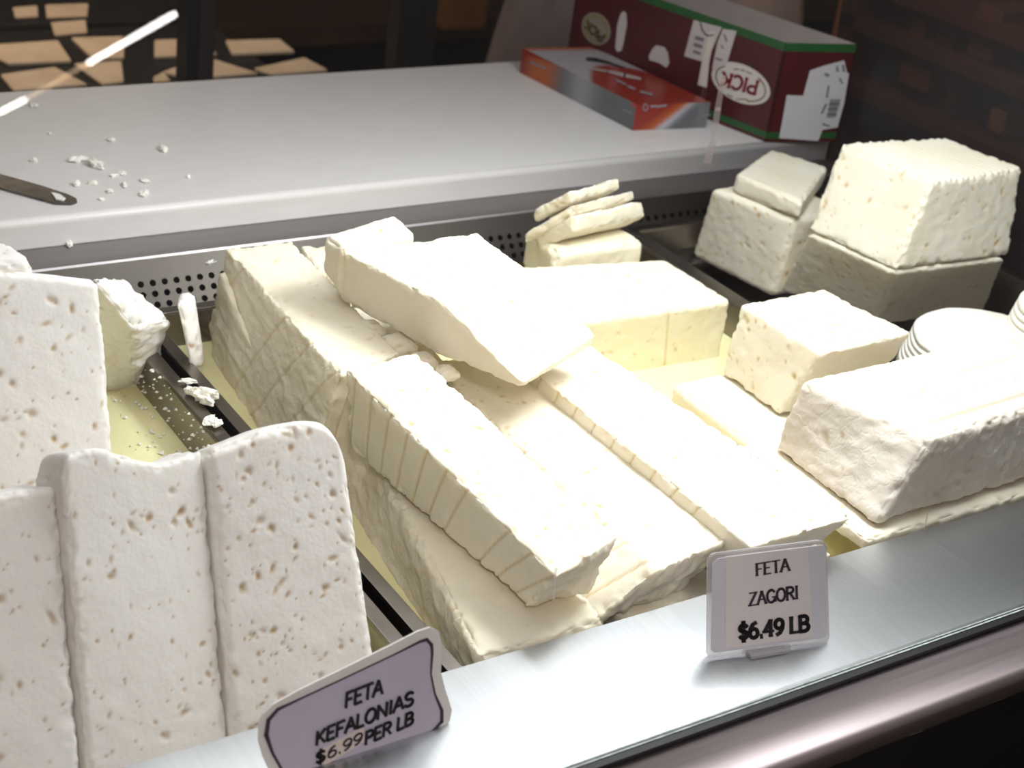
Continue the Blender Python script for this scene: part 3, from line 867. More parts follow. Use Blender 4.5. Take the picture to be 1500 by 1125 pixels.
# ================================================================== cutting board, knife, crumbs
bb = profile_x('cutting_board', [(0.672, 0.003), (0.672, 0.0215)] + arc(0.678, 0.022, 0.006, 180, 90, 6) + [(0.6785, 0.028), (0.985, 0.028), (0.9855, 0.028), (0.992, 0.02), (0.992, 0.002), (0.672, 0.002)], -1.1, 0.672, M['board'])
bb.data.polygons.foreach_set('use_smooth', [len(p.vertices) == 4 and abs(p.normal.z) < 0.999 for p in bb.data.polygons])
tag(bb, 'thick white plastic cutting board along the back of the case', 'cutting board')
BZ = 0.0282
kn = empty('knife', P(60, 280, BZ), 'dark steel spatula knife lying on the cutting board, tip smeared with cheese', 'knife')
sb = Sheet((0, 0, BZ + .002), (0, 0, 1))
sb.solid('blade', [(-60, 235), (0, 254), (60, 271), (100, 284), (112, 290), (113, 295), (105, 298), (80, 297), (40, 286), (0, 275), (-60, 256)], 0.0018, plain('knife_steel', (0.16, 0.15, 0.14), 0.3, 1.0, .3, 90), kn, bevel=0.0004)
sb.solid('cheese_smear', [(75, 283), (88, 286), (96, 292), (92, 295), (82, 293)], 0.0012, M['crumb'], kn, lift=0.0012)


def crumb(px, py, z, s, label, seed, group):
    c = P(px, py, z)
    bm = bmesh.new()
    bmesh.ops.create_icosphere(bm, subdivisions=3, radius=1)
    rg = np.random.default_rng(seed)
    sx, sy, sz = s * (.6 + rg.random()), s * (.5 + .5 * rg.random()), s * (.4 + .3 * rg.random())
    co = np.array([v.co for v in bm.verts]); dd = 1 + .75 * fbm(co * 2.3 + seed * 3, seed, 3)
    an = rg.random() * 3
    for v, k in zip(bm.verts, dd):
        q = v.co * float(k)
        x_, y_ = q.x * sx, q.y * sy
        v.co = Vector((x_ * math.cos(an) - y_ * math.sin(an), x_ * math.sin(an) + y_ * math.cos(an), q.z * sz))
    me = bpy.data.meshes.new('crumb'); bm.to_mesh(me); bm.free()
    me.materials.append(M['crumb'])
    o = bpy.data.objects.new('feta_crumb', me); COL.objects.link(o)
    o.location = (c[0], c[1], z + sz * .7)
    return tag(o, label, 'crumb', group)


bcr = [(115, 236, .008, 'long sliver of feta'), (140, 244, .009, 'largest feta crumb'), (112, 272, .006, 'feta crumb close to the knife tip'), (137, 270, .006, 'oblong feta crumb by the knife tip'),
       (168, 258, .004, 'feta crumb right of the largest'), (178, 255, .005, 'flat feta crumb right of the largest'), (182, 272, .005, 'feta crumb below the pair'), (212, 267, .005, 'feta crumb nearest the board middle'),
       (211, 285, .006, 'feta crumb nearest the board edge'), (161, 282, .004, 'small feta crumb between knife and board edge'), (238, 220, .006, 'lone feta crumb toward the middle of the board'), (163, 207, .006, 'feta crumb at the back of the scatter'),
       (50, 237, .005, 'feta crumb above the knife blade'), (73, 197, .004, 'pale crumb at the far back of the scatter'), (48, 156, .006, 'feta crumb near the back edge of the board'), (149, 293, .003, 'tiny feta crumb near the knife tip'), (276, 260, .003, 'tiny lone feta crumb far right of the scatter')]
for k, (px, py, s, lb) in enumerate(bcr):
    crumb(px, py, BZ, s * .72, lb + ' on the cutting board', 100 + k, 'feta crumbs on the cutting board')
for k, (px, py, s, lb) in enumerate([(102, 359, .004, 'feta crumb on the steel strip below the knife'), (975, 253, .007, 'wet feta crumb at the board edge behind the slices'), (985, 252, .004, 'small crumb beside the wet one at the board edge'),
                                     (215, 325, .007, 'flat smear of feta at the lower board edge'), (235, 322, .005, 'second flat smear of feta at the lower board edge')]):
    crumb(px, py, 0.0025, s, lb, 130 + k, 'feta crumbs on the steel strip')
crumb(1002, 294, -0.010, .006, 'feta crumb stuck on the perforated panel near the feta cube', 140, None)
crumb(308, 384, -0.008, .004, 'feta crumb stuck on the perforated panel beside the rough slab', 141, None)
for k, (px, py, s, lb) in enumerate([(298, 584, .009, 'largest feta crumb on the pan divider'), (303, 592, .005, 'feta crumb touching the largest one on the divider'), (278, 575, .006, 'feta crumb beside the largest one on the divider'), (275, 560, .004, 'small feta crumb higher on the divider'),
                                     (307, 618, .005, 'feta crumb low on the divider near the front slab'), (318, 622, .004, 'tiny crumb at the divider edge near the front slab')]):
    crumb(px, py, ZR, s, lb, 150 + k, 'feta crumbs on the pan divider')
# specks of curd on the left side of the divider: nobody could count them
sv = []; sf = []
for k in range(260):
    t = random.random(); yy = 0.25 + 0.30 * t
    if random.random() < 0.5: p = A_(-0.189 - random.random() * .004, yy, -0.018 - random.random() * 0.028)
    else: p = A_(-0.196 - abs(random.gauss(0, .016)), yy, WZ - 0.001)
    s = random.uniform(.0006, .0022)
    i = len(sv)
    sv += [p + A_(-s, 0, 0), p + A_(0, -s, 0), p + A_(s, 0, 0), p + A_(0, s, 0), p + A_(0, 0, s * .8)]
    sf += [(i, i + 1, i + 4), (i + 1, i + 2, i + 4), (i + 2, i + 3, i + 4), (i + 3, i, i + 4)]
tag(mesh_obj('curd_specks', sv, sf, M['crumb']), 'specks of curd and foam along the left side of the pan divider', 'curd', kind='stuff')

# ================================================================== boxes on the board
# printed glove carton
gb = empty('glove_carton', (0.45, 0.745, BZ), 'flat red, orange and grey printed carton lying on the cutting board', 'carton')
gA = P(926, 191, BZ); gB = P(1034, 187, BZ); gD = P(761, 106, BZ)
gh = 0.029
eu = gB - gA; ev = gD - gA


def print_mat(name, rough=0.3):
    m, n, l, b = new_mat(name)
    at = n.new('ShaderNodeAttribute'); at.attribute_name = 'print'
    nz = n.new('ShaderNodeTexNoise'); nz.inputs['Scale'].default_value = 60
    mx = n.new('ShaderNodeMixRGB'); mx.blend_type = 'MULTIPLY'; mx.inputs[0].default_value = 0.12
    l.new(at.outputs['Color'], mx.inputs[1]); l.new(nz.outputs['Color'], mx.inputs[2]); l.new(mx.outputs[0], b.inputs['Base Color'])
    b.inputs['Roughness'].default_value = rough
    return m


def printed_face(name, o, eu, ev, colf, mat, parent, nu=40, nv=20):
    V = []; C = []
    for j in range(nv + 1):
        for i in range(nu + 1):
            u, v = i / nu, j / nv
            V.append(o + eu * u + ev * v); C.append(colf(u, v))
    F = [(j * (nu + 1) + i, j * (nu + 1) + i + 1, (j + 1) * (nu + 1) + i + 1, (j + 1) * (nu + 1) + i) for j in range(nv) for i in range(nu)]
    ob = mesh_obj(name, V, F, mat, parent)
    a = ob.data.attributes.new('print', 'FLOAT_COLOR', 'POINT')
    a.data.foreach_set('color', np.array([c + (1,) for c in C], np.float32).ravel())
    return ob


def mix(a, b, t):
    t = min(1, max(0, t)); return tuple(p * (1 - t) + q * t for p, q in zip(a, b))


RED, ORG, GRY, LGT = (0.26, 0.022, 0.012), (0.45, 0.10, 0.02), (0.12, 0.12, 0.13), (0.42, 0.38, 0.40)


def side_long(u, v):       # u along the long side from the front corner, v up
    edge = 0.30 + 0.62 * u
    g = mix(GRY, (0.30, 0.29, 0.31), math.exp(-((u - .45) / .12) ** 2))
    if u > .62: g = mix(g, ORG, (u - .62) / .14)
    if u > .88: g = mix(g, RED, (u - .88) / .1)
    bound = 1.0 - 0.55 * max(0, (u - .55)) ** 1
    return mix(g, RED, (v - bound) / .08) if v > bound else g


def side_short(u, v):
    bd = u * .95 + .02 - (1 - v) * .55
    g = mix(GRY, (0.45, 0.45, 0.50), math.exp(-((u - .35 - v * .35) / .10) ** 2) + .5 * max(0, u - .75))
    g = mix(ORG, g, (u - .22 - v * .42) / .14)
    return mix(RED, g, (u - .05 - v * .42) / .2)


def top_f(u, v):           # v from the front to the far end
    s = 0.42 + .22 * math.sin((u - .1) * 3.0)
    c = mix(RED, LGT, (v - s) / .05)
    if v > .93: c = mix(c, ORG, (v - .93) / .05)
    return c


up_ = A_(0, 0, gh)
pm = print_mat('glove_print')
printed_face('side_panel', gA, ev, up_, side_long, pm, gb)
printed_face('end_panel', gA, eu, up_, side_short, pm, gb)
printed_face('top_panel', gA + up_, eu, ev, top_f, pm, gb, 24, 48)
printed_face('far_side_panel', gA + eu, ev, up_, side_long, pm, gb, 12, 6)
printed_face('far_end_panel', gA + ev, eu, up_, side_short, pm, gb, 12, 6)
printed_face('bottom_panel', gA + A_(0, 0, .0003), eu, ev, lambda u, v: GRY, pm, gb, 4, 4)
sh_top = Sheet(gA + up_, (0, 0, 1)); sh_sh = Sheet(gA, np.cross(eu, up_)); sh_lg = Sheet(gA, np.cross(ev, up_))
M['ink_dark'] = plain('dark_ink', (0.012, 0.01, 0.012), 0.6)
M['ink_grey'] = plain('grey_ink', (0.25, 0.22, 0.25), 0.6)
M['ink_grey2'] = plain('mid_grey_ink', (0.16, 0.14, 0.15), 0.6)
sh_top.ribbon('printed_handle', [([(860, 87), (872, 88), (890, 92), (915, 100)], [5, 6, 4, 2])], M['ink_dark'], gb, .0006)
sh_top.ribbon('printed_streak', [([(862, 101), (890, 105), (915, 111), (938, 116)], [2, 3, 6, 3])], plain('pale_print', (0.45, 0.36, 0.36), .5), gb, .0006)
for q_ in [([(903, 118), (916, 124)], 2.5), ([(920, 127), (930, 131)], 3), ([(938, 135), (955, 139)], 3)]:
    sh_top.ribbon('printed_mark', [q_], M['ink_grey'], gb, .0006)
for q_ in [(circ(945, 157, 3.2, 5, 0, 360, 10), 1.8), ([(953, 156), (960, 155)], 3), ([(962, 156), (968, 155)], 3), ([(970, 155), (976, 154)], 3)]:
    sh_sh.ribbon('printed_mark', [q_], M['ink_grey'], gb, .0006)
sh_sh.ribbon('printed_line', [([(1028, 169), (1040, 168)], 1.8)], M['ink_grey'], gb, .0006)
for q_ in [([(778, 91), (785, 94)], 3), ([(787, 95), (793, 97)], 3), ([(795, 98), (800, 100)], 3)]:
    sh_lg.ribbon('printed_mark', [q_], M['ink_grey'], gb, .0006)
sh_lg.ribbon('printed_line', [([(912, 160), (926, 166)], 2)], M['ink_grey'], gb, .0006)
sh_lg.ribbon('printed_badge', [([(928, 152), (930, 156)], 5)], plain('badge_red', (0.4, 0.05, 0.02), .5), gb, .0006)

# maroon carton with green bands, open at the top
mc = empty('maroon_carton', (0.59, 0.68, BZ), 'open maroon carton with green edge bands, printed upside down, beside the smoked panel', 'carton')
k0 = P(1121, 208, BZ)
dl = A_(-.21, .977, 0); dl /= np.linalg.norm(dl)
dr_ = A_(.977, -.21, 0); dr_ /= np.linalg.norm(dr_)
Ln, Wd = 0.30, 0.088
topz = PX(1159, 66, k0[0] + .0)[2]
Hc = max(.09, min(.125, topz - BZ))
hz = A_(0, 0, Hc)
lean = A_(0, 0, 0)
M['maroon'] = plain('maroon_print', (0.065, 0.004, 0.006), 0.32, 0, .10, 40)
M['band_green'] = plain('green_print', (0.012, 0.085, 0.018), 0.35, 0, .1, 40)
M['liner'] = plain('grey_liner', (0.40, 0.34, 0.32), 0.8, 0, .06, 30)


def wall_panel(name, o, e, t, mat_out):
    """carton wall: printed outside, grey inside"""
    nrm = np.cross(e, hz); nrm /= np.linalg.norm(nrm)
    q = [o, o + e, o + e + hz, o + hz]
    V = q + [p + t for p in q]
    ob = mesh_obj(name, V, [(0, 1, 2, 3), (7, 6, 5, 4), (0, 4, 5, 1), (1, 5, 6, 2), (2, 6, 7, 3), (3, 7, 4, 0)], mat_out, mc)
    ob.data.materials.append(M['liner'])
    for p in ob.data.polygons:
        if p.index in (1, 4): p.material_index = 1
    return ob


inn_l = dr_ * .002; inn_r = dl * .002
wall_panel('long_panel', k0, dl * Ln, inn_l, M['maroon'])
wall_panel('end_panel', k0, dr_ * Wd, inn_r, M['maroon'])
wall_panel('far_panel', k0 + dr_ * Wd, dl * Ln, -inn_l, M['maroon'])
wall_panel('back_panel', k0 + dl * Ln, dr_ * Wd, -inn_r, M['maroon'])
mesh_obj('carton_bottom', [k0 + A_(0, 0, .0004), k0 + dl * Ln + A_(0, 0, .0004), k0 + dl * Ln + dr_ * Wd + A_(0, 0, .0004), k0 + dr_ * Wd + A_(0, 0, .0004)], [(0, 1, 2, 3)], M['liner'], mc)
SL = Sheet(k0, np.cross(dl, hz)); SR = Sheet(k0, np.cross(dr_, hz))
for (o_, e_, nm) in ((k0, dl * Ln, SL.n), (k0, dr_ * Wd, SR.n)):
    for z0_, z1_ in ((Hc - .009, Hc), (.004, .011)):
        q = [o_ + nm * .0004 + A_(0, 0, z0_), o_ + e_ * .995 + nm * .0004 + A_(0, 0, z0_), o_ + e_ * .995 + nm * .0004 + A_(0, 0, z1_), o_ + nm * .0004 + A_(0, 0, z1_)]
        mesh_obj('green_band', q, [(0, 1, 2, 3)], M['band_green'], mc)
M['cream'] = plain('cream_print', (0.60, 0.54, 0.52), 0.5, 0, .04)
M['olive'] = plain('olive_print', (0.22, 0.19, 0.05), 0.5)
M['logo_red'] = plain('logo_red', (0.22, 0.01, 0.015), 0.5)


def tilted_oval(cx, cy, a, b, ang, n=28, a0=0, a1=360):
    r = math.radians(ang)
    return [(cx + a * math.cos(t) * math.cos(r) - b * math.sin(t) * math.sin(r), cy + a * math.cos(t) * math.sin(r) + b * math.sin(t) * math.cos(r))
            for t in (math.radians(a0 + (a1 - a0) * k / n) for k in range(n + (0 if a1 - a0 >= 360 else 1)))]


ov1 = SL.solid('logo_oval', tilted_oval(1086, 122, 46, 27, 26), .0003, M['cream'], mc, .0009)
for a0_, a1_ in ((-60, 60), (130, 215)):
    SL.ribbon('logo_arc', [(tilted_oval(1086, 122, 39, 22, 26, 12, a0_, a1_), 2.2)], M['olive'], ov1, .0013)
lettering('logo_letters', SL, 'PICK', (1113.5, 119), (1060, 105.5), (-5, 19), 4.2, M['logo_red'], ov1, serif=True, lift=.0015, thin=.6)
for q_ in ([(1076, 101), (1083, 101.5)], [(1086, 102), (1092, 103.5)], [(1095, 105), (1102, 108)], [(1066, 138), (1074, 142)], [(1080, 145), (1096, 145.5)]):
    SL.ribbon('small_print', [(q_, 1.8)], M['olive'], ov1, .0013)
# second emblem, handle slots, tape, labels on the long side
ov2 = SL.solid('logo_oval', tilted_oval(874, 42, 25, 20, 62), .0003, plain('dark_cream', (0.24, 0.20, 0.15), .6), mc, .0009)  # second emblem, printed darker than the first
SL.ribbon('logo_ring', [(tilted_oval(874, 42, 20, 15, 62, 24, 0, 360), 2.2)], M['olive'], ov2, .0013)
lettering('logo_letters', SL, 'PICK', (888, 52), (862, 30), (-5, 10), 3.4, plain('dark_brown', (0.10, 0.05, 0.03), .6), ov2, serif=True, lift=.0015)
M['tape'] = plain('white_tape', (0.50, 0.45, 0.44), 0.5, 0, .06)
SL.solid('paper_patch', [(910, 20), (914, 16), (918, 19), (919, 36), (914, 62), (911, 74), (905, 76), (902, 70), (905, 36)], .0003, M['tape'], mc, .0010)
SL.solid('hand_slot', [(951, 82), (956, 72), (962, 66), (974, 69), (979, 77), (981, 92), (977, 99), (966, 92), (952, 88)], .0003, M['tape'], mc, .0010)
SL.solid('paper_label', [(1017, 29), (1058, 40), (1035, 92), (1003, 82)], .0003, M['tape'], mc, .0010)
SL.solid('tape_strip', [(1041, 45), (1049, 47), (1040, 90), (1036, 128), (1023, 124), (1030, 88)], .0003, plain('bright_tape', (0.62, 0.55, 0.50), .5), mc, .0014)
SL.solid('tape_strip', [(1060, 42), (1080, 45), (1066, 92), (1056, 104), (1044, 100), (1052, 62)], .0003, M['tape'], mc, .0013)
for q_ in [([(1021, 55), (1031, 58)], 5), ([(1019, 65), (1029, 68)], 5), ([(1018, 75), (1027, 78)], 4), ([(1050, 85), (1059, 88)], 2.5), ([(1062, 50), (1066, 60)], 2.5), ([(1058, 66), (1061, 71)], 2)]:
    SL.ribbon('label_print', [q_], M['ink_grey2'], mc, .0018)
SL.ribbon('string', [([(1027, 31), (1030, 44), (1037, 52), (1047, 51)], 1.6)], M['ink_dark'], mc, .0018)
# shipping label on the end
shl = SR.solid('shipping_label', [(1186, 103), (1206, 96), (1236, 88), (1240, 106), (1243, 107), (1236, 150), (1226, 186), (1204, 190), (1198, 206), (1141, 202), (1152, 139), (1176, 140)], .0003, plain('white_label', (0.56, 0.53, 0.54), .5, 0, .04), mc, .0010)
bars = []
for k in range(11):
    y = 146 + k * 2.5
    bars.append(([(1215 - k * .5, y), (1230 - k * .7, y)], (1.3, 0.8, 1.7)[k % 3]))
SR.ribbon('barcode', bars, M['ink_dark'], shl, .0015)
for q_ in [([(1208, 108), (1213, 110)], 4), ([(1225, 97), (1226, 104)], 3), ([(1234, 95), (1235, 104)], 3), ([(1213, 125), (1210, 142)], 3), ([(1229, 114), (1233, 122)], 2.5), ([(1203, 165), (1209, 152)], 3), ([(1204, 181), (1214, 184)], 2.5)]:
    SR.ribbon('label_print', [q_], M['ink_grey2'], shl, .0015)

# ================================================================== price signs
M['paper_pink'] = plain('pink_paper', (0.90, 0.82, 0.83), 0.6, 0, .03, 30)
M['paper_white'] = plain('white_paper', (0.78, 0.76, 0.84), 0.6, 0, .03, 30)
M['ink'] = plain('black_ink', (0.012, 0.010, 0.014), 0.6)
M['ink_plum'] = plain('plum_ink', (0.05, 0.035, 0.055), 0.6)
m, n, l, b = new_mat('clear_plastic')
n.remove(b)
tr = n.new('ShaderNodeBsdfTransparent'); tr.inputs[0].default_value = (0.93, 0.92, 0.93, 1)
gs = n.new('ShaderNodeBsdfPrincipled'); gs.inputs['Base Color'].default_value = (0.75, 0.72, 0.74, 1); gs.inputs['Roughness'].default_value = 0.15
mxs = n.new('ShaderNodeMixShader'); mxs.inputs[0].default_value = 0.38
l.new(tr.outputs[0], mxs.inputs[1]); l.new(gs.outputs[0], mxs.inputs[2]); l.new(mxs.outputs[0], n['Material Output'].inputs[0])
M['plastic'] = m
zl_, zr_ = P(1037, 963, 0.001), P(1216, 940, 0.001)
ze = (zr_ - zl_) / np.linalg.norm(zr_ - zl_)
zb_ = np.cross(A_(0, 0, 1), ze)
zup = A_(0, 0, math.cos(.30)) + zb_ * math.sin(.30)
ZS = Sheet(zl_, np.cross(ze, zup))
zs_ = empty('price_sign', (zl_ + zr_) / 2, 'clear plastic price sign with pale pink paper on the steel ledge, marked 6.49', 'sign')
ZS.solid('holder', [(1038, 824), (1041, 815), (1048, 811), (1200, 792), (1209, 794), (1212, 800), (1216, 934), (1213, 941), (1042, 964), (1037, 960)], .003, M['plastic'], zs_, 0, bevel=.0006)
ZS.solid('backing_card', [(1043, 826), (1050, 818), (1205, 798), (1209, 803), (1211, 930), (1206, 934), (1046, 956), (1041, 951)], .0004, M['paper_white'], zs_, .0006)
zpp = ZS.solid('price_paper', [(1062, 815), (1182, 800), (1189, 932), (1061, 949)], .0004, M['paper_pink'], zs_, .0012)
lettering('sign_text', ZS, 'FETA', (1105, 842), (1155, 834), (-.5, -17), 3.8, M['ink_plum'], zpp, serif=True, lift=.0017)
lettering('sign_text', ZS, 'ZAGORI', (1095, 886), (1168, 875), (-.5, -18), 3.8, M['ink_plum'], zpp, serif=True, lift=.0017)
lettering('sign_text', ZS, '$6.49 LB', (1080, 936), (1184, 922), (-.5, -22), 5.8, M['ink'], zpp, serif=True, lift=.0017, thin=.7)
ZS.solid('clip', [(1096, 952), (1156, 943), (1152, 960), (1101, 971)], .006, M['plastic'], zs_, .003, bevel=.0006)
f0 = (P(1100, 965, .001) + P(1150, 955, .001)) / 2
fb = [P(1100, 966, .0006), P(1152, 957, .0006), P(1152, 957, .0006) + zb_ * .035, P(1100, 966, .0006) + zb_ * .035]
mesh_obj('foot', fb + [p + A_(0, 0, .002) for p in fb], BOXF, M['plastic'], zs_)

# laminated card
kb = P(600, 1100, 0.001)
KS = Sheet((kb[0], 0.022, 0.0), (0, -math.cos(.25), math.sin(.25)))
ks = empty('price_sign', (kb[0] - .03, 0.02, 0.0), 'laminated lavender price card with a wavy black border on the steel ledge, marked 6.99', 'sign')
outer = [(386, 1110), (379, 1085), (380, 1062), (386, 1046), (400, 1032), (440, 1010), (500, 981), (575, 944), (612, 925), (630, 919), (643, 925), (648, 945), (646, 985), (653, 1012), (662, 1040), (659, 1056), (646, 1070), (610, 1090), (575, 1110), (540, 1128), (480, 1160), (430, 1172), (405, 1150)]
inner = [(411, 1125), (398, 1102), (389, 1076), (392, 1054), (406, 1038), (440, 1022), (500, 994), (576, 958), (614, 939), (624, 936), (631, 944), (632, 956), (630, 986), (636, 1016), (646, 1040), (646, 1056), (634, 1069), (600, 1085), (565, 1101), (540, 1114), (480, 1146), (436, 1158), (420, 1142)]
KS.solid('laminate', outer, .0012, plain('laminate', (0.82, 0.78, 0.76), .25, 0, .03), ks, 0)
kcd = KS.solid('card', inner, .0003, plain('lavender_card', (0.56, 0.51, 0.63), .35, 0, .04), ks, .0005)
KS.ribbon('wavy_border', [(inner, [4, 4.5, 7, 6, 5, 3, 2.5, 2.5, 4, 5, 5, 4, 2.5, 3, 5, 5, 3.5, 2.5, 2, 2, 2, 2.5, 3])], M['ink_plum'], kcd, .0009, closed=True)
KS.solid('price_patch', [(470, 1097), (531, 1065), (534, 1085), (474, 1121)], .0003, plain('beige_patch', (0.76, 0.64, 0.60), .5, 0, .03), ks, .0008)
lettering('sign_text', KS, 'FETA', (503, 1036), (559, 1014), (1, -21), 4.8, M['ink'], kcd, lift=.0013, slant=.03)
lettering('sign_text', KS, 'KEFALONIAS', (460, 1091), (604, 1030), (1, -19.5), 4.8, M['ink'], kcd, lift=.0013, slant=.03)
lettering('sign_text', KS, 'PER LB', (532, 1090), (604, 1058), (1, -18), 4.6, M['ink'], kcd, lift=.0013, slant=.03)
lettering('sign_text', KS, '$', (460, 1119), (475, 1112), (1, -17), 4.6, M['ink'], kcd, lift=.0013)
lettering('sign_text', KS, '6.99', (477, 1111), (530, 1085), (1, -15), 3.0, M['ink_plum'], kcd, lift=.0013)
cb_ = A_(-.25, .026, .001)
mesh_obj('stand', [(-.262, .0245, .0006), (-.232, .0245, .0006), (-.232, .052, .0006), (-.262, .052, .0006), (-.262, .0250, .004), (-.232, .0250, .004), (-.232, .052, .002), (-.262, .052, .002)], BOXF, M['plastic'], ks)

# pale half-transparent streaks on the front glass
m, n, l, b = new_mat('pale_streak')
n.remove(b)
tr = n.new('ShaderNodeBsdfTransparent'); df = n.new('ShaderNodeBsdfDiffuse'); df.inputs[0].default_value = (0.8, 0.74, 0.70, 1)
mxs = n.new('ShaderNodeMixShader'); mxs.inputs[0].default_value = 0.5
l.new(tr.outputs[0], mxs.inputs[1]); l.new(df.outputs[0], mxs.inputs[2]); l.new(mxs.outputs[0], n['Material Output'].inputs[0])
GSH = Sheet(g0, gn)
for pl_, wd_ in (([(1059, 112), (1051, 160), (1045, 200), (1036, 236)], [7, 9, 9, 12]), ([(814, 832), (811, 878)], [5, 3]), ([(994, 822), (991, 846)], [5, 3]), ([(1358, 752), (1353, 786)], [3, 2])):
    GSH.ribbon('pale_streak', [(pl_, wd_)], m, case, .0003)

# ================================================================== beyond the counter
# service counter body under the board
box('counter_back', (-1.1, 0.70, -0.95), (0.675, 0.99, 0.0), M['dark'], case)
# rear case on the far side of the aisle
rcs = empty('rear_case', (0.2, 1.9, -0.95), 'dark second display case across the service aisle with trays of cheese', 'display case')
RZ = -0.16
box('deck', (-1.2, 1.36, RZ - .06), (0.42, 2.9, RZ), M['rear_tray'] if 'rear_tray' in M else M['dark'], rcs)
box('base_cabinet', (-1.2, 1.36, -0.95), (0.42, 2.9, RZ - .06), M['black'], rcs)
px0 = P(187, 118, RZ); px1 = P(222, 112, RZ)
for nm, (xa, xb) in (('post', (px0[0], px1[0])),):
    box('post', (xa, 1.34, -0.3), (xa + (xb - xa) * .36, 1.375, 0.6), M['black'], rcs)
    box('post', (xa + (xb - xa) * .45, 1.345, -0.3), (xb, 1.375, 0.6), plain('post_grey', (0.045, 0.035, 0.035), .35), rcs)
p2 = P(505, 100, RZ)
box('post', (p2[0] - .03, 1.345, -0.3), (p2[0] + .03, 1.375, 0.6), M['black'], rcs)
M['rear_cheese'] = cheese_mat('rear_cheese', (0.62, 0.47, 0.33), (0.70, 0.55, 0.41), (0.5, 0.35, 0.2))
M['rear_tray'] = plain('rear_tray', (0.03, 0.025, 0.022), .35, .3)
rows = [
    ('front row', [[(0, 108), (80, 97), (128, 122), (20, 132)], [(108, 92), (178, 88), (182, 118), (150, 122), (128, 112)][:4], [(224, 112), (240, 104), (250, 117), (226, 120)], [(238, 104), (302, 82), (378, 106), (282, 114)], [(372, 99), (446, 83), (480, 101), (400, 108)]]),
    ('second row', [[(-40, 66), (85, 58), (105, 88), (12, 92)], [(104, 54), (182, 52), (182, 84), (135, 84)], [(226, 58), (300, 54), (318, 78), (226, 82)], [(330, 58), (410, 56), (432, 74), (340, 78)]]),
    ('third row', [[(18, 10), (55, 7), (56, 22), (22, 24)], [(66, 6), (130, 4), (128, 22), (68, 24)], [(74, 32), (126, 28), (128, 46), (80, 50)]]),
]
nm_i = ['at the left end', 'left of the black post', 'just right of the black post', 'second past the black post', 'third past the black post']
for rn, lst in rows:
    for k, q in enumerate(lst):
        c = [P(*p, RZ + .007) for p in q]          # bl, br, fr, fl order in the picture
        fl_, fr_, br_, bl_ = c[3], c[2], c[1], c[0]
        lo = [A_(p[0], p[1], RZ + .001) for p in (fl_, fr_, br_, bl_)]
        o = mesh_obj('tray_cheese', lo + [fl_, fr_, br_, bl_], BOXF, M['rear_cheese'], None, bevel=.003)
        tag(o, 'tan cheese slab in the rear case, %s, %s' % (rn, nm_i[k]), 'cheese', 'cheese slabs in the rear case')
for yy in (1.50, 1.80, 2.15):
    box('tray_divider', (-1.1, yy, RZ - .03), (0.40, yy + .012, RZ + .006), M['rear_tray'], rcs)
area('rear_lamp', (0.0, 1.75, 0.35), (0.0, 1.75, -0.2), 0.9, 0.15, 3.0, (1.0, 0.80, 0.60))
# dark cabinet and brown shelf in the gap
cabn = empty('back_cabinet', (0.7, 2.6, -0.95), 'near-black cabinet with a brown shelf behind the service aisle', 'cabinet')
box('cabinet_body', (0.43, 2.45, -0.95), (2.6, 2.9, -0.40), M['black'], cabn)
box('shelf_board', (0.43, 2.40, -0.40), (2.6, 2.9, -0.36), plain('brown_wood', (0.09, 0.045, 0.022), .5, 0, .2, 12), cabn)
q = P(682, 5, -0.30)
box('orange_packet', (q[0] - .05, q[1], -0.36), (q[0] + .06, q[1] + .06, -0.20), plain('orange_packet', (0.40, 0.17, 0.05), .5), None, bevel=.01)
tag(bpy.data.objects['orange_packet'], 'tan-orange packet on the brown shelf behind the worker', 'packet')

# shelving seen through the smoked panel
shv = empty('goods_rack', (1.9, 1.2, -0.95), 'wooden rack of brown goods dimly visible behind the smoked end panel', 'rack')
wood = plain('rack_wood', (0.20, 0.08, 0.04), .5, 0, .25, 14)
YS = 0.9


def on_plane_x(px, py, x): return PX(px, py, x)


XS = 1.25
for k, (pyy) in enumerate((16, 84, 190)):
    a = PX(1400, pyy, XS)
    box('shelf_board', (XS, -0.2, a[2] - .02), (XS + .3, 1.25, a[2]), wood, shv)
box('side_post', (XS, 1.22, -0.95), (XS + .3, 1.26, 0.5), wood, shv)
box('side_post', (XS, -0.24, -0.95), (XS + .3, -0.2, 0.5), wood, shv)
goods = [((1310, 78), (1345, 28), (0.22, 0.06, 0.02)), ((1350, 78), (1395, 24), (0.12, 0.03, 0.02)), ((1400, 80), (1458, 18), (0.28, 0.13, 0.07)), ((1300, 120), (1350, 105), (0.40, 0.16, 0.07)), ((1360, 185), (1395, 110), (0.14, 0.07, 0.05)), ((1430, 190), (1462, 168), (0.50, 0.25, 0.08)), ((1295, 185), (1320, 170), (0.30, 0.10, 0.05))]
gl_ = ['reddish', 'dark red', 'broad tan', 'low orange', 'tall brown', 'small yellow', 'small rusty']
for k, (p, q, c) in enumerate(goods):
    a = PX(p[0], p[1], XS - .0); b2 = PX(q[0], q[1], XS - .0)
    y0, y1 = sorted((a[1], b2[1])); z0, z1 = sorted((a[2], b2[2]))
    o = box('goods_box', (XS + .02, y0, z0), (XS + .14, y1, z1), plain('goods_%d' % k, c, .5, 0, .15), None, bevel=.004)
    tag(o, '%s box on the rack behind the smoked end panel' % gl_[k], 'box', 'boxes on the rack behind the panel')
area('rack_fill', (0.98, 0.95, 0.38), (1.27, 1.02, -0.05), 0.5, 0.2, 2.6, (1.0, 0.8, 0.62))  # added fill so the goods show through the panel, no lamp known here

# worker in grey behind the board
pe = empty('person', (0.93, 1.36, -0.95), 'person in a grey-mauve coat standing behind the cutting board', 'person')


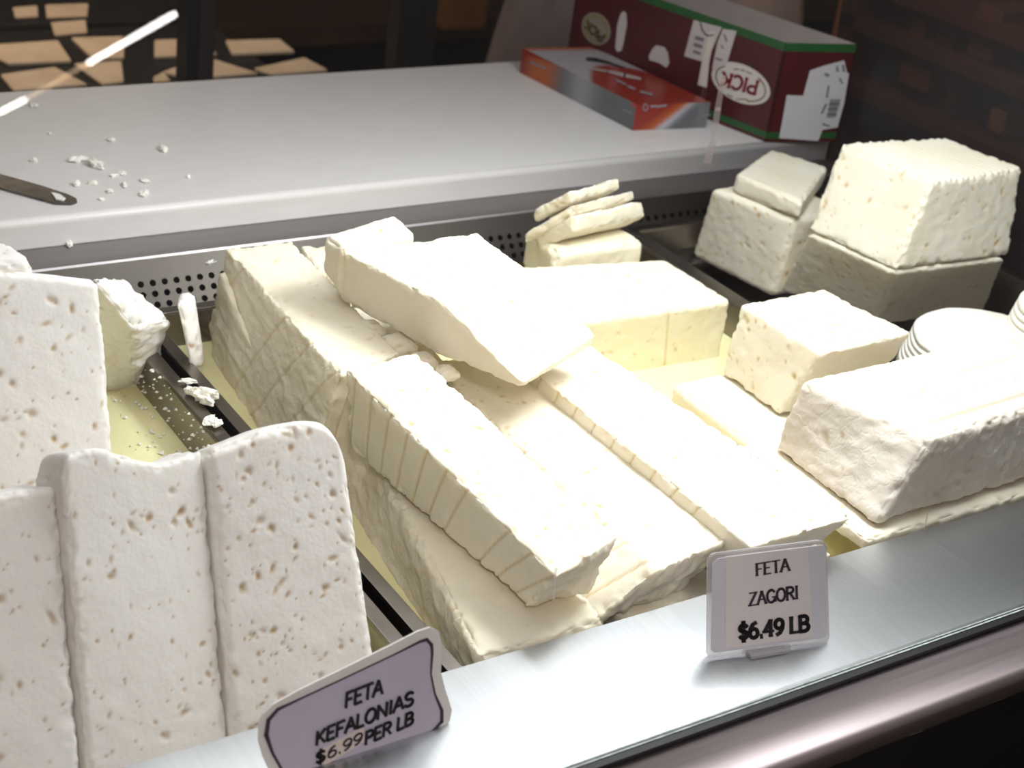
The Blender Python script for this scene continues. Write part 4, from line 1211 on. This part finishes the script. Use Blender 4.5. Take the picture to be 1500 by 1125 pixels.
def skin(name, verts, edges, radii, mat, parent, sub=2, root=0):
    me = bpy.data.meshes.new(name)
    me.from_pydata(verts, edges, [])
    o = bpy.data.objects.new(name, me); COL.objects.link(o)
    o.modifiers.new('skin', 'SKIN')
    for v, r_ in zip(me.skin_vertices[0].data, radii):
        v.radius = r_ if isinstance(r_, tuple) else (r_, r_)
    me.skin_vertices[0].data[root].use_root = True
    s = o.modifiers.new('sub', 'SUBSURF'); s.levels = sub; s.render_levels = sub
    me.materials.append(mat)
    o.parent = parent; o.matrix_parent_inverse = Matrix.Translation(parent.location).inverted()
    return o


px_, py_ = 0.97, 1.36
skinm = plain('skin', (0.50, 0.30, 0.22), .5, 0, .05)
coat = plain('grey_mauve_cloth', (0.21, 0.165, 0.165), .85, 0, .10, 25, .2)
V = [(px_, py_, 0.08), (px_, py_, 0.30), (px_, py_, 0.48), (px_, py_, 0.56), (px_, py_ - .01, 0.66), (px_, py_ - .01, 0.76),
     (px_ - .19, py_, 0.47), (px_ - .26, py_ - .02, 0.20), (px_ - .06, py_ - .20, 0.235), (px_ - .02, py_ - .205, 0.24),
     (px_ + .19, py_, 0.47), (px_ + .26, py_ - .02, 0.20), (px_ + .06, py_ - .21, 0.285), (px_ + .02, py_ - .215, 0.29),
     (px_ - .10, py_, -0.02), (px_ - .10, py_, -0.45), (px_ - .10, py_, -0.88), (px_ - .10, py_ - .14, -0.92),
     (px_ + .10, py_, -0.02), (px_ + .10, py_, -0.45), (px_ + .10, py_, -0.88), (px_ + .10, py_ - .14, -0.92), (px_, py_ - .095, 0.70), (px_, py_ - .115, 0.695)]
Ed = [(0, 1), (1, 2), (2, 3), (3, 4), (4, 5), (2, 6), (6, 7), (7, 8), (8, 9), (2, 10), (10, 11), (11, 12), (12, 13), (0, 14), (14, 15), (15, 16), (16, 17), (0, 18), (18, 19), (19, 20), (20, 21), (4, 22), (22, 23)]
Rr = [(.15, .12), (.14, .11), (.13, .09), .055, .085, .08, .06, .05, .035, .032, .06, .05, .035, .032, .09, .065, .045, .035, .09, .065, .045, .035, .016, .012]
skin('body', V, Ed, Rr, skinm, pe)
Vc = [(px_, py_, -0.46), (px_, py_, -0.12), (px_, py_, 0.10), (px_, py_, 0.32), (px_, py_, 0.49), (px_ - .19, py_, 0.47), (px_ - .265, py_ - .02, 0.20), (px_ - .10, py_ - .17, 0.23), (px_ + .19, py_, 0.47), (px_ + .265, py_ - .02, 0.20), (px_ + .10, py_ - .175, 0.28)]
skin('coat', Vc, [(0, 1), (1, 2), (2, 3), (3, 4), (4, 5), (5, 6), (6, 7), (4, 8), (8, 9), (9, 10)], [(.36, .19), (.32, .175), (.25, .15), (.19, .135), (.15, .10), .078, .072, .055, .078, .072, .055], coat, pe)
skin('hair', [(px_, py_ + .02, 0.70), (px_, py_ + .02, 0.80)], [(0, 1)], [.092, .088], plain('dark_hair', (.03, .02, .015), .6), pe)
for s in (-1, 1):
    skin('eye', [(px_ + s * .032, py_ - .085, 0.72), (px_ + s * .032, py_ - .088, 0.722)], [(0, 1)], [.010, .010], M['ink'], pe, 1)
    skin('ear', [(px_ + s * .085, py_, 0.70), (px_ + s * .092, py_ + .005, 0.725)], [(0, 1)], [.014, .018], skinm, pe, 1)
    hz_ = 0.265 + s * .025; hy = py_ - .21; hx = px_ + s * .03
    hv = [(hx, hy, hz_), (hx - s * .07, hy - .005, hz_)]; he = [(0, 1)]; hr = [.026, (.018, .036)]
    for f_ in range(4):
        k = len(hv); zz = hz_ + (1.5 - f_) * .018
        hv += [(hx - s * .10, hy - .008, zz), (hx - s * .135, hy + .002, zz), (hx - s * (.160 - abs(f_ - 1.3) * .008), hy + .018, zz)]
        he += [(1, k), (k, k + 1), (k + 1, k + 2)]; hr += [.0095, .0085, .0075]
    k = len(hv)
    hv += [(hx - s * .05, hy - .02, hz_ + .035), (hx - s * .085, hy - .025, hz_ + .048)]; he += [(0, k), (k, k + 1)]; hr += [.011, .009]
    skin('hand', hv, he, hr, skinm, pe, 1)
skin('mouth', [(px_ - .022, py_ - .088, 0.655), (px_ + .022, py_ - .088, 0.655)], [(0, 1)], [.005, .005], plain('lips', (.4, .16, .13), .5), pe, 1)

# ------------------------------------------------------------------ tubes on the shop ceiling, mirrored in the glass
def mirror(px, py, h):
    d = ray(px, py); t = ((g0 - EYE) @ gn) / (d @ gn); q = EYE + d * t
    r_ = d - 2 * (d @ gn) * gn
    return q + r_ * ((h - q[2]) / r_[2])


me_, n, l, b = new_mat('lit_tube')
b.inputs['Emission Color'].default_value = (1.0, 0.97, 0.93, 1); b.inputs['Emission Strength'].default_value = 40.0
M['tube'] = me_


def bar(name, a, b_, r_, mat, parent):
    a = Vector(a); b_ = Vector(b_); d = (b_ - a)
    bm = bmesh.new()
    bmesh.ops.create_cone(bm, cap_ends=True, segments=14, radius1=r_, radius2=r_, depth=d.length)
    me = bpy.data.meshes.new(name); bm.transform(Matrix.Translation((a + b_) / 2) @ d.to_track_quat('Z', 'Y').to_matrix().to_4x4())
    bm.to_mesh(me); bm.free(); me.materials.append(mat)
    o = bpy.data.objects.new(name, me); COL.objects.link(o)
    if parent:
        o.parent = parent; o.matrix_parent_inverse = Matrix.Translation(parent.location).inverted()
    return o


H_ = 1.6
ta, tb_, tc_, td = mirror(-60, 195, H_), mirror(39, 145, H_), mirror(131, 92, H_), mirror(256, 21, H_)
lt = empty('tube_lamp', (tb_ + tc_) / 2, 'long white tube lamp reflected in the front glass at the left', 'lamp')
bar('tube', ta, tb_, .011, M['tube'], lt)
bar('tube', tc_, td, .011, M['tube'], lt)
me_, n, l, b = new_mat('link_glow')
b.inputs['Emission Color'].default_value = (1.0, 0.72, 0.45, 1); b.inputs['Emission Strength'].default_value = 6.0  # glow added to the tan fixture link, which gives off no light itself
bar('fixture_link', tb_, tc_, .009, me_, lt)['label'] = 'tan fixture link between the tubes, with added glow'

# shared group names for repeats
GROUPS = {'feta_slab': 'pitted feta slabs in the left pan', 'feta_block': 'feta blocks in the display case', 'feta_slice': 'feta slices in the display case', 'feta_piece': 'small feta pieces',
          'round_cheese': 'round ribbed cheeses', 'price_sign': 'price signs on the ledge', 'steel_pan': 'steel pans in the display case'}
for o in COL.objects:
    if o.parent is None and o.get('category') and not o.get('group'):
        g_ = GROUPS.get(o.name.split('.')[0])
        if g_: o['group'] = g_
